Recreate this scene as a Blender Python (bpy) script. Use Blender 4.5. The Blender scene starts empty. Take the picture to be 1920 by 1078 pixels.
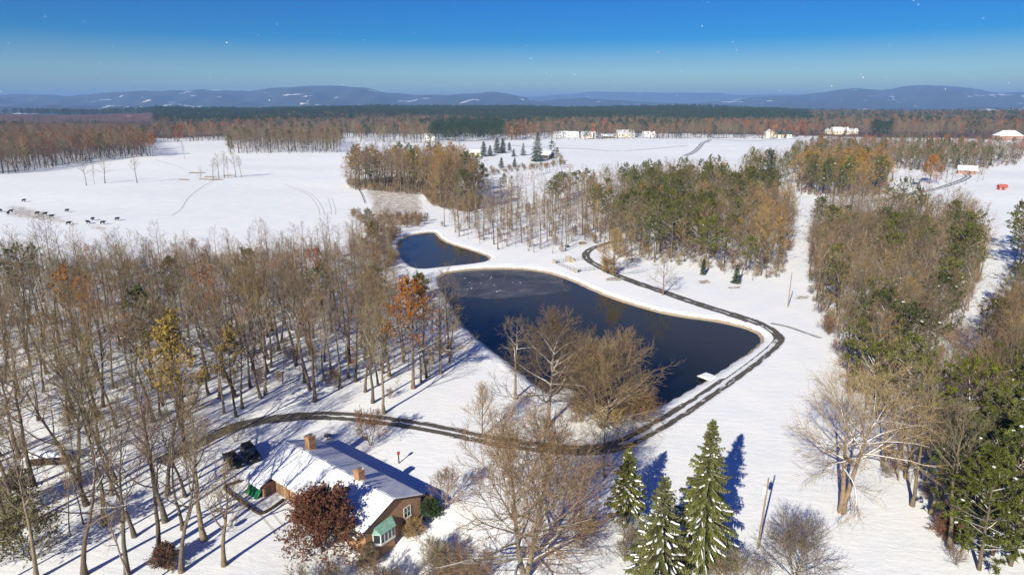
import bpy, math, random
import numpy as np
from mathutils import Vector, Matrix

# ------------------------------------------------------------------ camera, sky, sun, exposure
SC = bpy.context.scene
COL = SC.collection
CAM_H = 52.0                      # drone height above the pond meadow, metres
FOC = 1200.0                      # focal length in pixels of the 1920 px wide photograph
PITCH = math.atan((539 - 195) / FOC)
cam = bpy.data.cameras.new('camera'); cam.sensor_width = 36.0
cam.lens = 36.0 * FOC / 1920.0; cam.clip_start = 0.5; cam.clip_end = 60000
camo = bpy.data.objects.new('camera', cam); COL.objects.link(camo)
camo.location = (0, 0, CAM_H); camo.rotation_euler = (math.pi / 2 - PITCH, 0, 0)
SC.camera = camo

SUN_EL, SUN_AZ = 28.5, 207.0      # azimuth clockwise from +Y; the sun is behind the camera to the left
W = bpy.data.worlds.new('World'); SC.world = W; W.use_nodes = True
nt = W.node_tree; nt.nodes.clear()
sky = nt.nodes.new('ShaderNodeTexSky'); sky.sky_type = 'NISHITA'; sky.sun_disc = False
sky.sun_elevation = math.radians(SUN_EL); sky.sun_rotation = math.radians(SUN_AZ)
sky.altitude = 300; sky.air_density = 1.0; sky.dust_density = 0.25; sky.ozone_density = 4.0
hsv = nt.nodes.new('ShaderNodeHueSaturation'); hsv.inputs['Saturation'].default_value = 2.15
hsv.inputs['Hue'].default_value = 0.529
bg = nt.nodes.new('ShaderNodeBackground'); bg.inputs[1].default_value = 0.055
wo = nt.nodes.new('ShaderNodeOutputWorld')
nt.links.new(sky.outputs[0], hsv.inputs['Color']); nt.links.new(hsv.outputs[0], bg.inputs[0]); nt.links.new(bg.outputs[0], wo.inputs[0])

sun = bpy.data.lights.new('sun', 'SUN'); sun.energy = 5.0; sun.angle = math.radians(0.5); sun.color = (1.0, 0.935, 0.77)
suno = bpy.data.objects.new('sun', sun); COL.objects.link(suno)
_e, _a = math.radians(SUN_EL), math.radians(SUN_AZ)
SUNV = Vector((math.sin(_a) * math.cos(_e), math.cos(_a) * math.cos(_e), math.sin(_e)))
suno.rotation_euler = SUNV.to_track_quat('Z', 'Y').to_euler()
SC.view_settings.view_transform = 'Standard'; SC.view_settings.look = 'None'
SC.view_settings.gamma = 1.0; SC.view_settings.exposure = 0.62
SC.cycles.max_bounces = 5; SC.cycles.diffuse_bounces = 3; SC.cycles.glossy_bounces = 3
SC.cycles.transmission_bounces = 3; SC.cycles.transparent_max_bounces = 6; SC.cycles.volume_bounces = 0

# ------------------------------------------------------------------ helpers
def sstep(a, b, x):
    t = np.clip((np.asarray(x, float) - a) / (b - a), 0, 1)
    return t * t * (3 - 2 * t)

def ray(px, py):
    xc, yc = (px - 960) / FOC, (539 - py) / FOC
    s, c = math.sin(PITCH), math.cos(PITCH)
    return xc, c + yc * s, -s + yc * c

def flat(px, py, z=0.0):
    d = ray(px, py); t = (z - CAM_H) / d[2]
    return d[0] * t, d[1] * t

def chaikin(pts, n=2):
    P = np.array(pts, float)
    for _ in range(n):
        Q = np.roll(P, -1, 0)
        P = np.stack([0.75 * P + 0.25 * Q, 0.25 * P + 0.75 * Q], 1).reshape(-1, 2)
    return P

def _sdf(P, X, Y):
    A = P; B = np.roll(P, -1, 0); E = B - A; l2 = (E ** 2).sum(1) + 1e-12
    d = np.full(X.shape, 1e18); ins = np.zeros(X.shape, bool)
    step = max(1, 400000 // max(1, len(P)))
    for i in range(0, X.size, step):
        x, y = X[i:i + step, None], Y[i:i + step, None]
        wx, wy = x - A[:, 0], y - A[:, 1]
        h = np.clip((wx * E[:, 0] + wy * E[:, 1]) / l2, 0, 1)
        d[i:i + step] = ((wx - E[:, 0] * h) ** 2 + (wy - E[:, 1] * h) ** 2).min(1)
        c = (A[:, 1] <= y) != (B[:, 1] <= y)
        ey = np.where(np.abs(E[:, 1]) < 1e-12, 1e-12, E[:, 1])
        ins[i:i + step] = ((c & (wx < wy / ey * E[:, 0])).sum(1) % 2) == 1
    d = np.sqrt(d)
    return np.where(ins, -d, d)

def sdf(P, X, Y):
    """signed distance to polygon P, negative inside; far away only the distance to its box"""
    X = np.asarray(X, float); Y = np.asarray(Y, float); x, y = X.ravel(), Y.ravel()
    (x0, y0), (x1, y1) = P.min(0), P.max(0); g = 60
    out = np.hypot(np.maximum(np.maximum(x0 - x, x - x1), 0), np.maximum(np.maximum(y0 - y, y - y1), 0)) + .01
    m = out < g
    if m.any(): out[m] = _sdf(P, x[m], y[m])
    return out.reshape(X.shape)

def poly_px(pts, z=0.0):
    return np.array([flat(x, y, z) for x, y in pts])

LAKE_Z, POOL_Z = -0.8, -0.55
LAKE = chaikin(poly_px([(822, 520), (845, 510), (900, 505), (975, 504), (1030, 512), (1075, 528), (1110, 545), (1150, 561), (1210, 580), (1270, 594), (1330, 601), (1385, 612), (1420, 625), (1431, 639), (1400, 665), (1350, 698), (1300, 730), (1250, 757), (1212, 777), (1150, 778), (1105, 770), (1075, 757), (1062, 748), (1086, 733), (1070, 735), (1040, 741), (1020, 734), (998, 720), (977, 700), (930, 663), (875, 620), (852, 585), (836, 555), (822, 535)], LAKE_Z), 2)
POOL = chaikin(poly_px([(752, 449), (770, 441), (790, 438), (815, 435), (821, 445), (835, 455), (870, 466), (900, 475), (920, 484), (913, 491), (880, 496), (830, 501), (790, 506), (768, 500), (752, 482), (744, 462)], POOL_Z), 2)

_wr = np.random.RandomState(4)
_WV = [(_wr.uniform(0, 6.28), 2 * math.pi / L, _wr.uniform(0, 6.28), w) for L, w in ((38, .16), (55, .25), (80, .35), (130, .6), (190, .8), (290, 1.3), (410, 1.7), (600, 2.2)) for _ in range(2)]
def waves(X, Y):
    return sum(w * np.sin((X * math.cos(a) + Y * math.sin(a)) * k + p) for a, k, p, w in _WV) * .55

def ridge_h(X, Y):
    r = np.hypot(X, Y); px = 960 + FOC * X / np.maximum(Y, 1.0)
    top = 17 + 5 * np.exp(-((px - 960) / 300.) ** 2) + 2.0 * np.sin(px * .011) - 9 * sstep(1350, 1600, px) - 4 * sstep(300, 100, px)
    up = sstep(1250, 2600, r) * top
    dn = sstep(2750, 4200, r)
    return up * (1 - dn) - 30 * dn

def terr(X, Y):
    X = np.asarray(X, float); Y = np.asarray(Y, float)
    r = np.hypot(X, Y)
    dl, dp = sdf(LAKE, X, Y), sdf(POOL, X, Y)
    near = np.minimum(dl, dp)
    amp = .22 + .35 * sstep(220, 700, r) + 1.2 * sstep(1300, 2500, r)
    z = waves(X, Y) * amp * sstep(6, 45, near) * (1 - np.exp(-((X + 25) ** 2 + (Y - 77) ** 2) / (2 * 17. ** 2)))
    z = z - 2.9 * np.exp(-((X + 11.5) ** 2 / (2 * 7.5 ** 2) + (Y - 62) ** 2 / (2 * 7.0 ** 2)))
    bank = lambda d, zw: np.where(d > 2.3, 0.0, np.where(d > -3, (d - 2.3) * .75, -4.0))
    z = np.where(dl < 6, np.minimum(z, bank(dl, LAKE_Z) + np.where(dl > 2.3, z, 0)), z)
    z = np.where(dp < 6, np.minimum(z, bank(dp, POOL_Z) + np.where(dp > 2.3, z, 0)), z)
    return z + ridge_h(X, Y)

def tz(x, y):
    return float(terr(np.array([x]), np.array([y]))[0])

def on(px, py):
    """the ground point seen at a photograph pixel"""
    x, y = flat(px, py)
    z = 0.0
    for _ in range(12):
        z2 = tz(x, y); z = z + .7 * (z2 - z); x, y = flat(px, py, min(z, CAM_H - 5))
    return x, y, tz(x, y)

# ---- node materials
def new_mat(name):
    m = bpy.data.materials.new(name); m.use_nodes = True
    n = m.node_tree.nodes; b = n['Principled BSDF']
    return m, m.node_tree, b

def N(t, kind, **kw):
    n = t.nodes.new(kind)
    for k, v in kw.items():
        if k.startswith('i_'): n.inputs[int(k[2:]) if k[2:].isdigit() else k[2:]].default_value = v
        else: setattr(n, k, v)
    return n

def ramp(t, fac, stops):
    r = t.nodes.new('ShaderNodeValToRGB'); t.links.new(fac, r.inputs[0])
    el = r.color_ramp.elements
    while len(el) < len(stops): el.new(0.5)
    for e, (p, c) in zip(el, stops): e.position = p; e.color = (*c, 1)
    return r.outputs[0]

def mixc(t, fac, a, b):
    m = t.nodes.new('ShaderNodeMix'); m.data_type = 'RGBA'
    for s, v in ((0, fac), (6, a), (7, b)):
        if hasattr(v, 'is_output'): t.links.new(v, m.inputs[s])
        else: m.inputs[s].default_value = v if s == 0 else (*v, 1)
    return m.outputs[2]

def math_(t, op, a, b=None, c=None, clamp=False):
    m = t.nodes.new('ShaderNodeMath'); m.operation = op; m.use_clamp = clamp
    for i, v in enumerate((a, b, c)):
        if v is None: continue
        if hasattr(v, 'is_output'): t.links.new(v, m.inputs[i])
        else: m.inputs[i].default_value = v
    return m.outputs[0]

def smooth(t, v, lo, hi):
    m = t.nodes.new('ShaderNodeMapRange'); m.interpolation_type = 'SMOOTHSTEP'
    t.links.new(v, m.inputs[0]); m.inputs[1].default_value = lo; m.inputs[2].default_value = hi
    return m.outputs[0]

def noise(t, co, scale, detail=4, rough=.55):
    n = N(t, 'ShaderNodeTexNoise'); n.inputs['Scale'].default_value = scale; n.inputs['Detail'].default_value = detail; n.inputs['Roughness'].default_value = rough
    if co is not None: t.links.new(co, n.inputs['Vector'])
    return n.outputs[0]

def bump(t, b, h, strength, dist):
    n = N(t, 'ShaderNodeBump'); n.inputs['Strength'].default_value = strength; n.inputs['Distance'].default_value = dist
    t.links.new(h, n.inputs['Height']); t.links.new(n.outputs[0], b.inputs['Normal'])

SNOW = (.83, .85, .87)
def plain(name, c, rough=.7, var=.25, scale=3.0, metal=0.0, rnd=.0, snow=False, snow_lo=.62, snow_hi=.8, trans=0.0):
    """procedural colour with fine mottling; rnd: change from one object to the next; snow: settled on upward faces"""
    m, t, b = new_mat(name)
    geo = N(t, 'ShaderNodeNewGeometry'); tc = N(t, 'ShaderNodeTexCoord')
    f = noise(t, tc.outputs['Object'], scale, 4)
    lo = tuple(max(0, x * (1 - var)) for x in c); hi = tuple(min(1, x * (1 + var)) for x in c)
    col = ramp(t, f, [(.3, lo), (.7, hi)])
    if rnd:
        oi = N(t, 'ShaderNodeObjectInfo')
        h = N(t, 'ShaderNodeHueSaturation')
        t.links.new(math_(t, 'MULTIPLY_ADD', oi.outputs['Random'], 2 * rnd, 1 - rnd), h.inputs['Value'])
        r2 = math_(t, 'FRACT', math_(t, 'MULTIPLY', oi.outputs['Random'], 7.31))
        t.links.new(math_(t, 'MULTIPLY_ADD', r2, .03 * rnd / .3, .5 - .015 * rnd / .3), h.inputs['Hue'])
        r3 = math_(t, 'FRACT', math_(t, 'MULTIPLY', oi.outputs['Random'], 13.7))
        t.links.new(math_(t, 'MULTIPLY_ADD', r3, .35, .85), h.inputs['Saturation'])
        t.links.new(col, h.inputs['Color']); col = h.outputs[0]
    if snow:
        sx = N(t, 'ShaderNodeSeparateXYZ'); t.links.new(geo.outputs['Normal'], sx.inputs[0])
        nz = noise(t, geo.outputs['Position'], .9, 3)
        k = smooth(t, math_(t, 'MULTIPLY_ADD', nz, .5, math_(t, 'SUBTRACT', sx.outputs[2], .25)), snow_lo, snow_hi)
        col = mixc(t, k, col, SNOW)
    t.links.new(col, b.inputs['Base Color'])
    b.inputs['Roughness'].default_value = rough; b.inputs['Metallic'].default_value = metal
    b.inputs['Specular IOR Level'].default_value = .25
    return m

M = {}
M['bark'] = plain('bark', (.105, .082, .06), .9, .35, 2.5, rnd=.3, snow=True)
M['bark_light'] = plain('bark_light', (.18, .142, .10), .9, .3, 2.5, rnd=.25, snow=True)
M['bark_snowy'] = plain('bark_snowy', (.235, .18, .125), .9, .3, 2.0, rnd=.1, snow=True, snow_lo=.42, snow_hi=.6)
M['bark_dark'] = plain('bark_dark', (.10, .075, .055), .9, .35, 2.5, rnd=.2, snow=True)
M['twig'] = plain('twig', (.20, .145, .08), .9, .2, .6, rnd=.28)
M['twig_grey'] = plain('twig_grey', (.18, .145, .095), .9, .2, .6, rnd=.25)
M['twig_red'] = plain('twig_red', (.20, .125, .075), .9, .25, .6, rnd=.2)
M['twig_tan'] = plain('twig_tan', (.27, .195, .105), .9, .2, .6, rnd=.2)
M['leaf_rust'] = plain('leaf_rust', (.30, .125, .045), .8, .35, 1.2, rnd=.25)
M['leaf_gold'] = plain('leaf_gold', (.30, .18, .045), .8, .35, 1.0, rnd=.25)
M['leaf_olive'] = plain('leaf_olive', (.22, .16, .03), .8, .35, 1.0, rnd=.2)
M['leaf_dark_red'] = plain('leaf_dark_red', (.115, .038, .022), .8, .4, 1.2, rnd=.1)
M['needle'] = plain('needle', (.10, .104, .022), .75, .45, .7, rnd=.25)
M['needle_shade'] = plain('needle_shade', (.07, .08, .02), .75, .45, .7, rnd=.2)
M['needle_dark'] = plain('needle_dark', (.03, .055, .02), .75, .4, .7, rnd=.2)
M['needle_spruce'] = plain('needle_spruce', (.10, .108, .022), .75, .4, .8, rnd=.1)
M['snow'] = plain('snow', SNOW, .6, .03, 2.0)

def surf_snow():
    m, t, b = new_mat('snow_ground')
    geo = N(t, 'ShaderNodeNewGeometry'); pos = geo.outputs['Position']
    at = N(t, 'ShaderNodeAttribute', attribute_name='cover'); sc = N(t, 'ShaderNodeSeparateColor'); t.links.new(at.outputs['Color'], sc.inputs[0])
    n1 = noise(t, pos, 1.6, 6, .65); n2 = noise(t, pos, .13, 4); n3 = noise(t, pos, .5, 5, .7)
    base = mixc(t, smooth(t, n2, .3, .7), (.80, .825, .855), (.87, .875, .87))
    # dry grass showing through
    g = smooth(t, math_(t, 'ADD', math_(t, 'MULTIPLY_ADD', n1, .6, math_(t, 'MULTIPLY', n3, .5)), math_(t, 'MULTIPLY_ADD', sc.outputs[0], .55, -.85)), 0.0, .16)
    col = mixc(t, math_(t, 'MULTIPLY', g, .85), base, mixc(t, n3, (.36, .25, .13), (.22, .15, .08)))
    # leaf litter in the woods
    l = smooth(t, math_(t, 'ADD', math_(t, 'MULTIPLY_ADD', n1, .55, math_(t, 'MULTIPLY', n3, .55)), math_(t, 'MULTIPLY_ADD', sc.outputs[1], .5, -.9)), 0.0, .14)
    col = mixc(t, math_(t, 'MULTIPLY', l, .8), col, mixc(t, n1, (.10, .065, .045), (.20, .13, .085)))
    # bare cut-over earth and far forest floor
    d = smooth(t, math_(t, 'ADD', math_(t, 'MULTIPLY_ADD', n2, .3, -.15), sc.outputs[2]), .35, .65)
    n4 = noise(t, pos, .02, 5, .6)
    col = mixc(t, d, col, ramp(t, n4, [(.3, (.06, .05, .035)), (.5, (.17, .085, .05)), (.66, (.13, .075, .05)), (.72, (.5, .45, .42))]))
    t.links.new(col, b.inputs['Base Color']); b.inputs['Roughness'].default_value = .65; b.inputs['Specular IOR Level'].default_value = .2
    mp = N(t, 'ShaderNodeMapping'); mp.inputs['Scale'].default_value = (.35, .9, .5); mp.inputs['Rotation'].default_value = (0, 0, .4); t.links.new(pos, mp.inputs[0])
    h = math_(t, 'ADD', math_(t, 'MULTIPLY', noise(t, mp.outputs[0], 1.0, 6, .62), .8), math_(t, 'MULTIPLY', n1, .3))
    bump(t, b, h, .4, .3)
    return m
M['snow_ground'] = surf_snow()

def surf_water():
    m, t, b = new_mat('water')
    geo = N(t, 'ShaderNodeNewGeometry')
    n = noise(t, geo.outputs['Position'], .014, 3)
    # brown reflection of the woods painted into the water colour toward the far right
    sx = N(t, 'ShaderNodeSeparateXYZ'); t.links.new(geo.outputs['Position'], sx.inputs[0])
    woods_reflection = math_(t, 'ADD', math_(t, 'MULTIPLY', n, 60.0), math_(t, 'ADD', sx.outputs[1], math_(t, 'MULTIPLY', sx.outputs[0], .9)))
    t.links.new(mixc(t, smooth(t, woods_reflection, 165, 220), (.008, .011, .009), (.042, .038, .012)), b.inputs['Base Color'])
    b.inputs['Roughness'].default_value = .06; b.inputs['IOR'].default_value = 1.33
    mp = N(t, 'ShaderNodeMapping'); mp.inputs['Scale'].default_value = (1.2, .5, 1); t.links.new(geo.outputs['Position'], mp.inputs[0])
    bump(t, b, noise(t, mp.outputs[0], 1.5, 4), .05, .05)
    return m
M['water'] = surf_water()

def surf_ice():
    m, t, b = new_mat('thin_ice')
    geo = N(t, 'ShaderNodeNewGeometry'); pos = geo.outputs['Position']
    n = noise(t, pos, .12, 7, .7)
    v = N(t, 'ShaderNodeTexVoronoi', feature='DISTANCE_TO_EDGE'); v.inputs['Scale'].default_value = .09; t.links.new(pos, v.inputs[0])
    cr = smooth(t, v.outputs['Distance'], .012, .0)
    col = mixc(t, math_(t, 'MULTIPLY', cr, .35), ramp(t, n, [(.35, (.03, .032, .032)), (.6, (.08, .08, .075)), (.75, (.2, .2, .19))]), (.3, .3, .3))
    t.links.new(col, b.inputs['Base Color']); b.inputs['Roughness'].default_value = .3; b.inputs['IOR'].default_value = 1.31
    return m
M['ice'] = surf_ice()

def surf_asphalt():
    """worn driveway, snow left between and beside the wheel tracks; u across 0..1, v along in metres"""
    m, t, b = new_mat('driveway_asphalt')
    uv = N(t, 'ShaderNodeUVMap'); sx = N(t, 'ShaderNodeSeparateXYZ'); t.links.new(uv.outputs[0], sx.inputs[0])
    geo = N(t, 'ShaderNodeNewGeometry')
    at = N(t, 'ShaderNodeAttribute', attribute_name='cover'); sc = N(t, 'ShaderNodeSeparateColor'); t.links.new(at.outputs['Color'], sc.inputs[0])
    mp = N(t, 'ShaderNodeCombineXYZ'); t.links.new(math_(t, 'MULTIPLY', sx.outputs[0], 2.4), mp.inputs[0]); t.links.new(math_(t, 'MULTIPLY', sx.outputs[1], .16), mp.inputs[1])
    n = noise(t, mp.outputs[0], 2.0, 5, .6); nf = noise(t, geo.outputs['Position'], 2.5, 5, .65)
    c = math_(t, 'ABSOLUTE', math_(t, 'SUBTRACT', sx.outputs[0], .5))            # 0 middle .. .5 edge
    mid = smooth(t, c, .16, .03); edge = smooth(t, c, .36, .48)
    bias = math_(t, 'MAXIMUM', math_(t, 'MULTIPLY', mid, sc.outputs[0]), math_(t, 'MULTIPLY', edge, sc.outputs[1]))
    s = smooth(t, math_(t, 'ADD', math_(t, 'ADD', math_(t, 'MULTIPLY', bias, .75), math_(t, 'MULTIPLY', sc.outputs[2], .35)), math_(t, 'MULTIPLY_ADD', n, 2.3, math_(t, 'MULTIPLY_ADD', nf, .7, -1.86))), -.02, .12)
    col = mixc(t, s, mixc(t, nf, (.055, .05, .043), (.13, .112, .085)), (.72, .74, .77))
    t.links.new(col, b.inputs['Base Color']); b.inputs['Roughness'].default_value = .75
    bump(t, b, math_(t, 'ADD', s, math_(t, 'MULTIPLY', nf, .3)), .4, .06)
    return m
M['asphalt'] = surf_asphalt()

def surf_brick(name, c1, c2, mortar):
    m, t, b = new_mat(name)
    tc = N(t, 'ShaderNodeTexCoord')
    mp = N(t, 'ShaderNodeMapping'); t.links.new(tc.outputs['Object'], mp.inputs[0])
    sx = N(t, 'ShaderNodeSeparateXYZ'); t.links.new(mp.outputs[0], sx.inputs[0])
    cb = N(t, 'ShaderNodeCombineXYZ'); t.links.new(math_(t, 'ADD', sx.outputs[0], sx.outputs[1]), cb.inputs[0]); t.links.new(sx.outputs[2], cb.inputs[1])
    br = N(t, 'ShaderNodeTexBrick'); br.inputs['Scale'].default_value = 1.0
    br.inputs['Brick Width'].default_value = .22; br.inputs['Row Height'].default_value = .075; br.inputs['Mortar Size'].default_value = .008
    br.inputs['Color1'].default_value = (*c1, 1); br.inputs['Color2'].default_value = (*c2, 1); br.inputs['Mortar'].default_value = (*mortar, 1)
    t.links.new(cb.outputs[0], br.inputs['Vector'])
    col = mixc(t, math_(t, 'MULTIPLY', noise(t, tc.outputs['Object'], 1.2, 5), .5), br.outputs[0], (.20, .10, .05))
    t.links.new(col, b.inputs['Base Color']); b.inputs['Roughness'].default_value = .85
    bump(t, b, br.outputs['Fac'], .4, -.01)
    return m
M['brick'] = surf_brick('brick', (.50, .25, .11), (.36, .165, .075), (.42, .33, .22))
M['brick_red'] = surf_brick('brick_red', (.42, .17, .11), (.33, .12, .08), (.4, .33, .28))
M['trim'] = plain('white_trim', (.72, .71, .68), .5, .06)
M['cream'] = plain('cream_siding', (.72, .66, .52), .6, .08)
M['white_siding'] = plain('white_siding', (.74, .73, .70), .6, .06)
M['shingle'] = plain('shingle', (.09, .085, .08), .85, .3, 8)
M['wood'] = plain('weathered_wood', (.20, .14, .09), .85, .35, 4)
M['wood_dark'] = plain('dark_wood', (.07, .05, .038), .85, .4, 4)
M['pole_wood'] = plain('pole_wood', (.26, .20, .14), .85, .3, 4)
M['copper'] = plain('verdigris_copper', (.20, .36, .29), .55, .25, 3)
M['tarp'] = plain('green_tarp', (.006, .12, .045), .45, .3, 3)
M['black_paint'] = plain('black_car_paint', (.010, .011, .014), .18, .2)
M['blue_paint'] = plain('blue_car_paint', (.02, .05, .16), .2, .2)
M['red_paint'] = plain('red_shed_paint', (.42, .10, .08), .6, .15)
M['rubber'] = plain('rubber', (.015, .015, .015), .85, .2)
M['steel'] = plain('galvanised_steel', (.5, .51, .52), .4, .15, metal=.6)
M['stone'] = plain('field_stone', (.33, .29, .24), .85, .45, 3, snow=True)
M['iron'] = plain('grey_iron', (.16, .16, .17), .6, .2)
M['cow'] = plain('black_cowhide', (.012, .011, .010), .7, .3)
M['green_metal'] = plain('dark_green_metal', (.03, .09, .07), .5, .2)
M['lamp_red'] = plain('rust_red_metal', (.30, .06, .03), .6, .25)
def surf_glass():
    m, t, b = new_mat('window_glass')
    b.inputs['Base Color'].default_value = (.03, .04, .05, 1); b.inputs['Roughness'].default_value = .06; b.inputs['IOR'].default_value = 1.5
    tc = N(t, 'ShaderNodeTexCoord'); bump(t, b, noise(t, tc.outputs['Object'], 1.0, 2), .03, .02)
    return m
M['glass'] = surf_glass()

# ---- meshes
class MB:
    def __init__(s): s.v, s.f, s.m = [], [], []
    def tube(s, pts, rad, sides=4, mat=0):
        n = len(pts); i0 = len(s.v)
        d0 = (pts[1] - pts[0]).normalized()
        ref = Vector((1, 0, 0)) if abs(d0.x) < .8 else Vector((0, 1, 0))
        tip = rad[-1] <= 0
        for k, p in enumerate(pts):
            if k == n - 1 and tip: s.v.append(tuple(p)); break
            d = (pts[min(k + 1, n - 1)] - pts[max(k - 1, 0)]).normalized()
            u = d.cross(ref).normalized(); w = d.cross(u)
            for j in range(sides):
                a = 2 * math.pi * j / sides
                s.v.append(tuple(p + (u * math.cos(a) + w * math.sin(a)) * rad[k]))
        for k in range(n - 1):
            a = i0 + k * sides; b = a + sides
            for j in range(sides):
                j2 = (j + 1) % sides
                if k == n - 2 and tip: s.f.append((a + j, b, a + j2))
                else: s.f.append((a + j, b + j, b + j2, a + j2))
                s.m.append(mat)
        return s
    def face(s, pts, mat=0):
        i = len(s.v); s.v += [tuple(p) for p in pts]; s.f.append(tuple(range(i, i + len(pts)))); s.m.append(mat); return s
    def box(s, x0, x1, y0, y1, z0, z1, mat=0):
        i = len(s.v)
        s.v += [(x0, y0, z0), (x1, y0, z0), (x1, y1, z0), (x0, y1, z0), (x0, y0, z1), (x1, y0, z1), (x1, y1, z1), (x0, y1, z1)]
        for q in ((0, 3, 2, 1), (4, 5, 6, 7), (0, 1, 5, 4), (1, 2, 6, 5), (2, 3, 7, 6), (3, 0, 4, 7)):
            s.f.append(tuple(i + k for k in q)); s.m.append(mat)
        return s
    def prism(s, poly, axis, a, b, mat=0):
        """polygon of (p, z) swept along x ('x': p is y) or y ('y': p is x)"""
        i = len(s.v); n = len(poly)
        for e in (a, b):
            for p, z in poly: s.v.append((e, p, z) if axis == 'x' else (p, e, z))
        s.f.append(tuple(range(i, i + n))); s.f.append(tuple(range(i + 2 * n - 1, i + n - 1, -1))); s.m += [mat, mat]
        for k in range(n):
            k2 = (k + 1) % n
            s.f.append((i + k, i + k2, i + n + k2, i + n + k)); s.m.append(mat)
        return s
    def blob(s, c, r, rng, mat=0, rough=.25):
        i = len(s.v); g = (1 + 5 ** .5) / 2
        for a in ((-1, g, 0), (1, g, 0), (-1, -g, 0), (1, -g, 0), (0, -1, g), (0, 1, g), (0, -1, -g), (0, 1, -g), (g, 0, -1), (g, 0, 1), (-g, 0, -1), (-g, 0, 1)):
            k = (1 + rng.uniform(-rough, rough)) / 1.9
            s.v.append((c[0] + a[0] * r[0] * k, c[1] + a[1] * r[1] * k, c[2] + a[2] * r[2] * k))
        for q in ((0, 11, 5), (0, 5, 1), (0, 1, 7), (0, 7, 10), (0, 10, 11), (1, 5, 9), (5, 11, 4), (11, 10, 2), (10, 7, 6), (7, 1, 8), (3, 9, 4), (3, 4, 2), (3, 2, 6), (3, 6, 8), (3, 8, 9), (4, 9, 5), (2, 4, 11), (6, 2, 10), (8, 6, 7), (9, 8, 1)):
            s.f.append(tuple(i + k for k in q)); s.m.append(mat)
        return s
    def mesh(s, name, mats, smooth_=False):
        me = bpy.data.meshes.new(name); me.from_pydata(s.v, [], s.f)
        for m in mats: me.materials.append(m)
        if len(mats) > 1: me.polygons.foreach_set('material_index', s.m)
        if smooth_: me.polygons.foreach_set('use_smooth', [True] * len(s.f))
        me.update(); return me
    def obj(s, name, mat, parent=None, smooth_=False):
        return link(name, s.mesh(name, [mat] if not isinstance(mat, list) else mat, smooth_), parent)

def link(name, data, parent=None):
    o = bpy.data.objects.new(name, data); COL.objects.link(o)
    if parent: o.parent = parent
    return o
def tag(o, label, cat, group=None, kind=None):
    o['label'] = label; o['category'] = cat
    if group: o['group'] = group
    if kind: o['kind'] = kind
    return o
def thing(name, label, cat, loc, rz=0.0, group=None):
    o = bpy.data.objects.new(name, None); COL.objects.link(o); o.empty_display_size = .5
    o.location = loc; o.rotation_euler = (0, 0, rz)
    return tag(o, label, cat, group)
def structure(o, label, cat='ground'):
    o['kind'] = 'structure'; o['label'] = label; o['category'] = cat; return o

def grid_mesh(name, V, nu, nv, wrap=False):
    """V: (nv*nu,3), quads between rows; wrap joins the last column to the first"""
    i = np.arange(nv - 1)[:, None] * nu; cu = nu if wrap else nu - 1
    j = np.arange(cu)[None]; j2 = (j + 1) % nu
    F = np.stack([i + j, i + j2, i + nu + j2, i + nu + j], -1).reshape(-1, 4)
    me = bpy.data.meshes.new(name)
    me.vertices.add(len(V)); me.vertices.foreach_set('co', np.asarray(V, np.float32).ravel())
    me.loops.add(F.size); me.loops.foreach_set('vertex_index', F.astype(np.int32).ravel())
    me.polygons.add(len(F)); me.polygons.foreach_set('loop_start', np.arange(0, F.size, 4, dtype=np.int32))
    me.polygons.foreach_set('use_smooth', np.ones(len(F), bool))
    me.update(calc_edges=True); me.validate()
    return me
def cover(me, C):
    a = me.color_attributes.new('cover', 'FLOAT_COLOR', 'POINT')
    a.data.foreach_set('color', np.asarray(C, np.float32).ravel())

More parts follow.
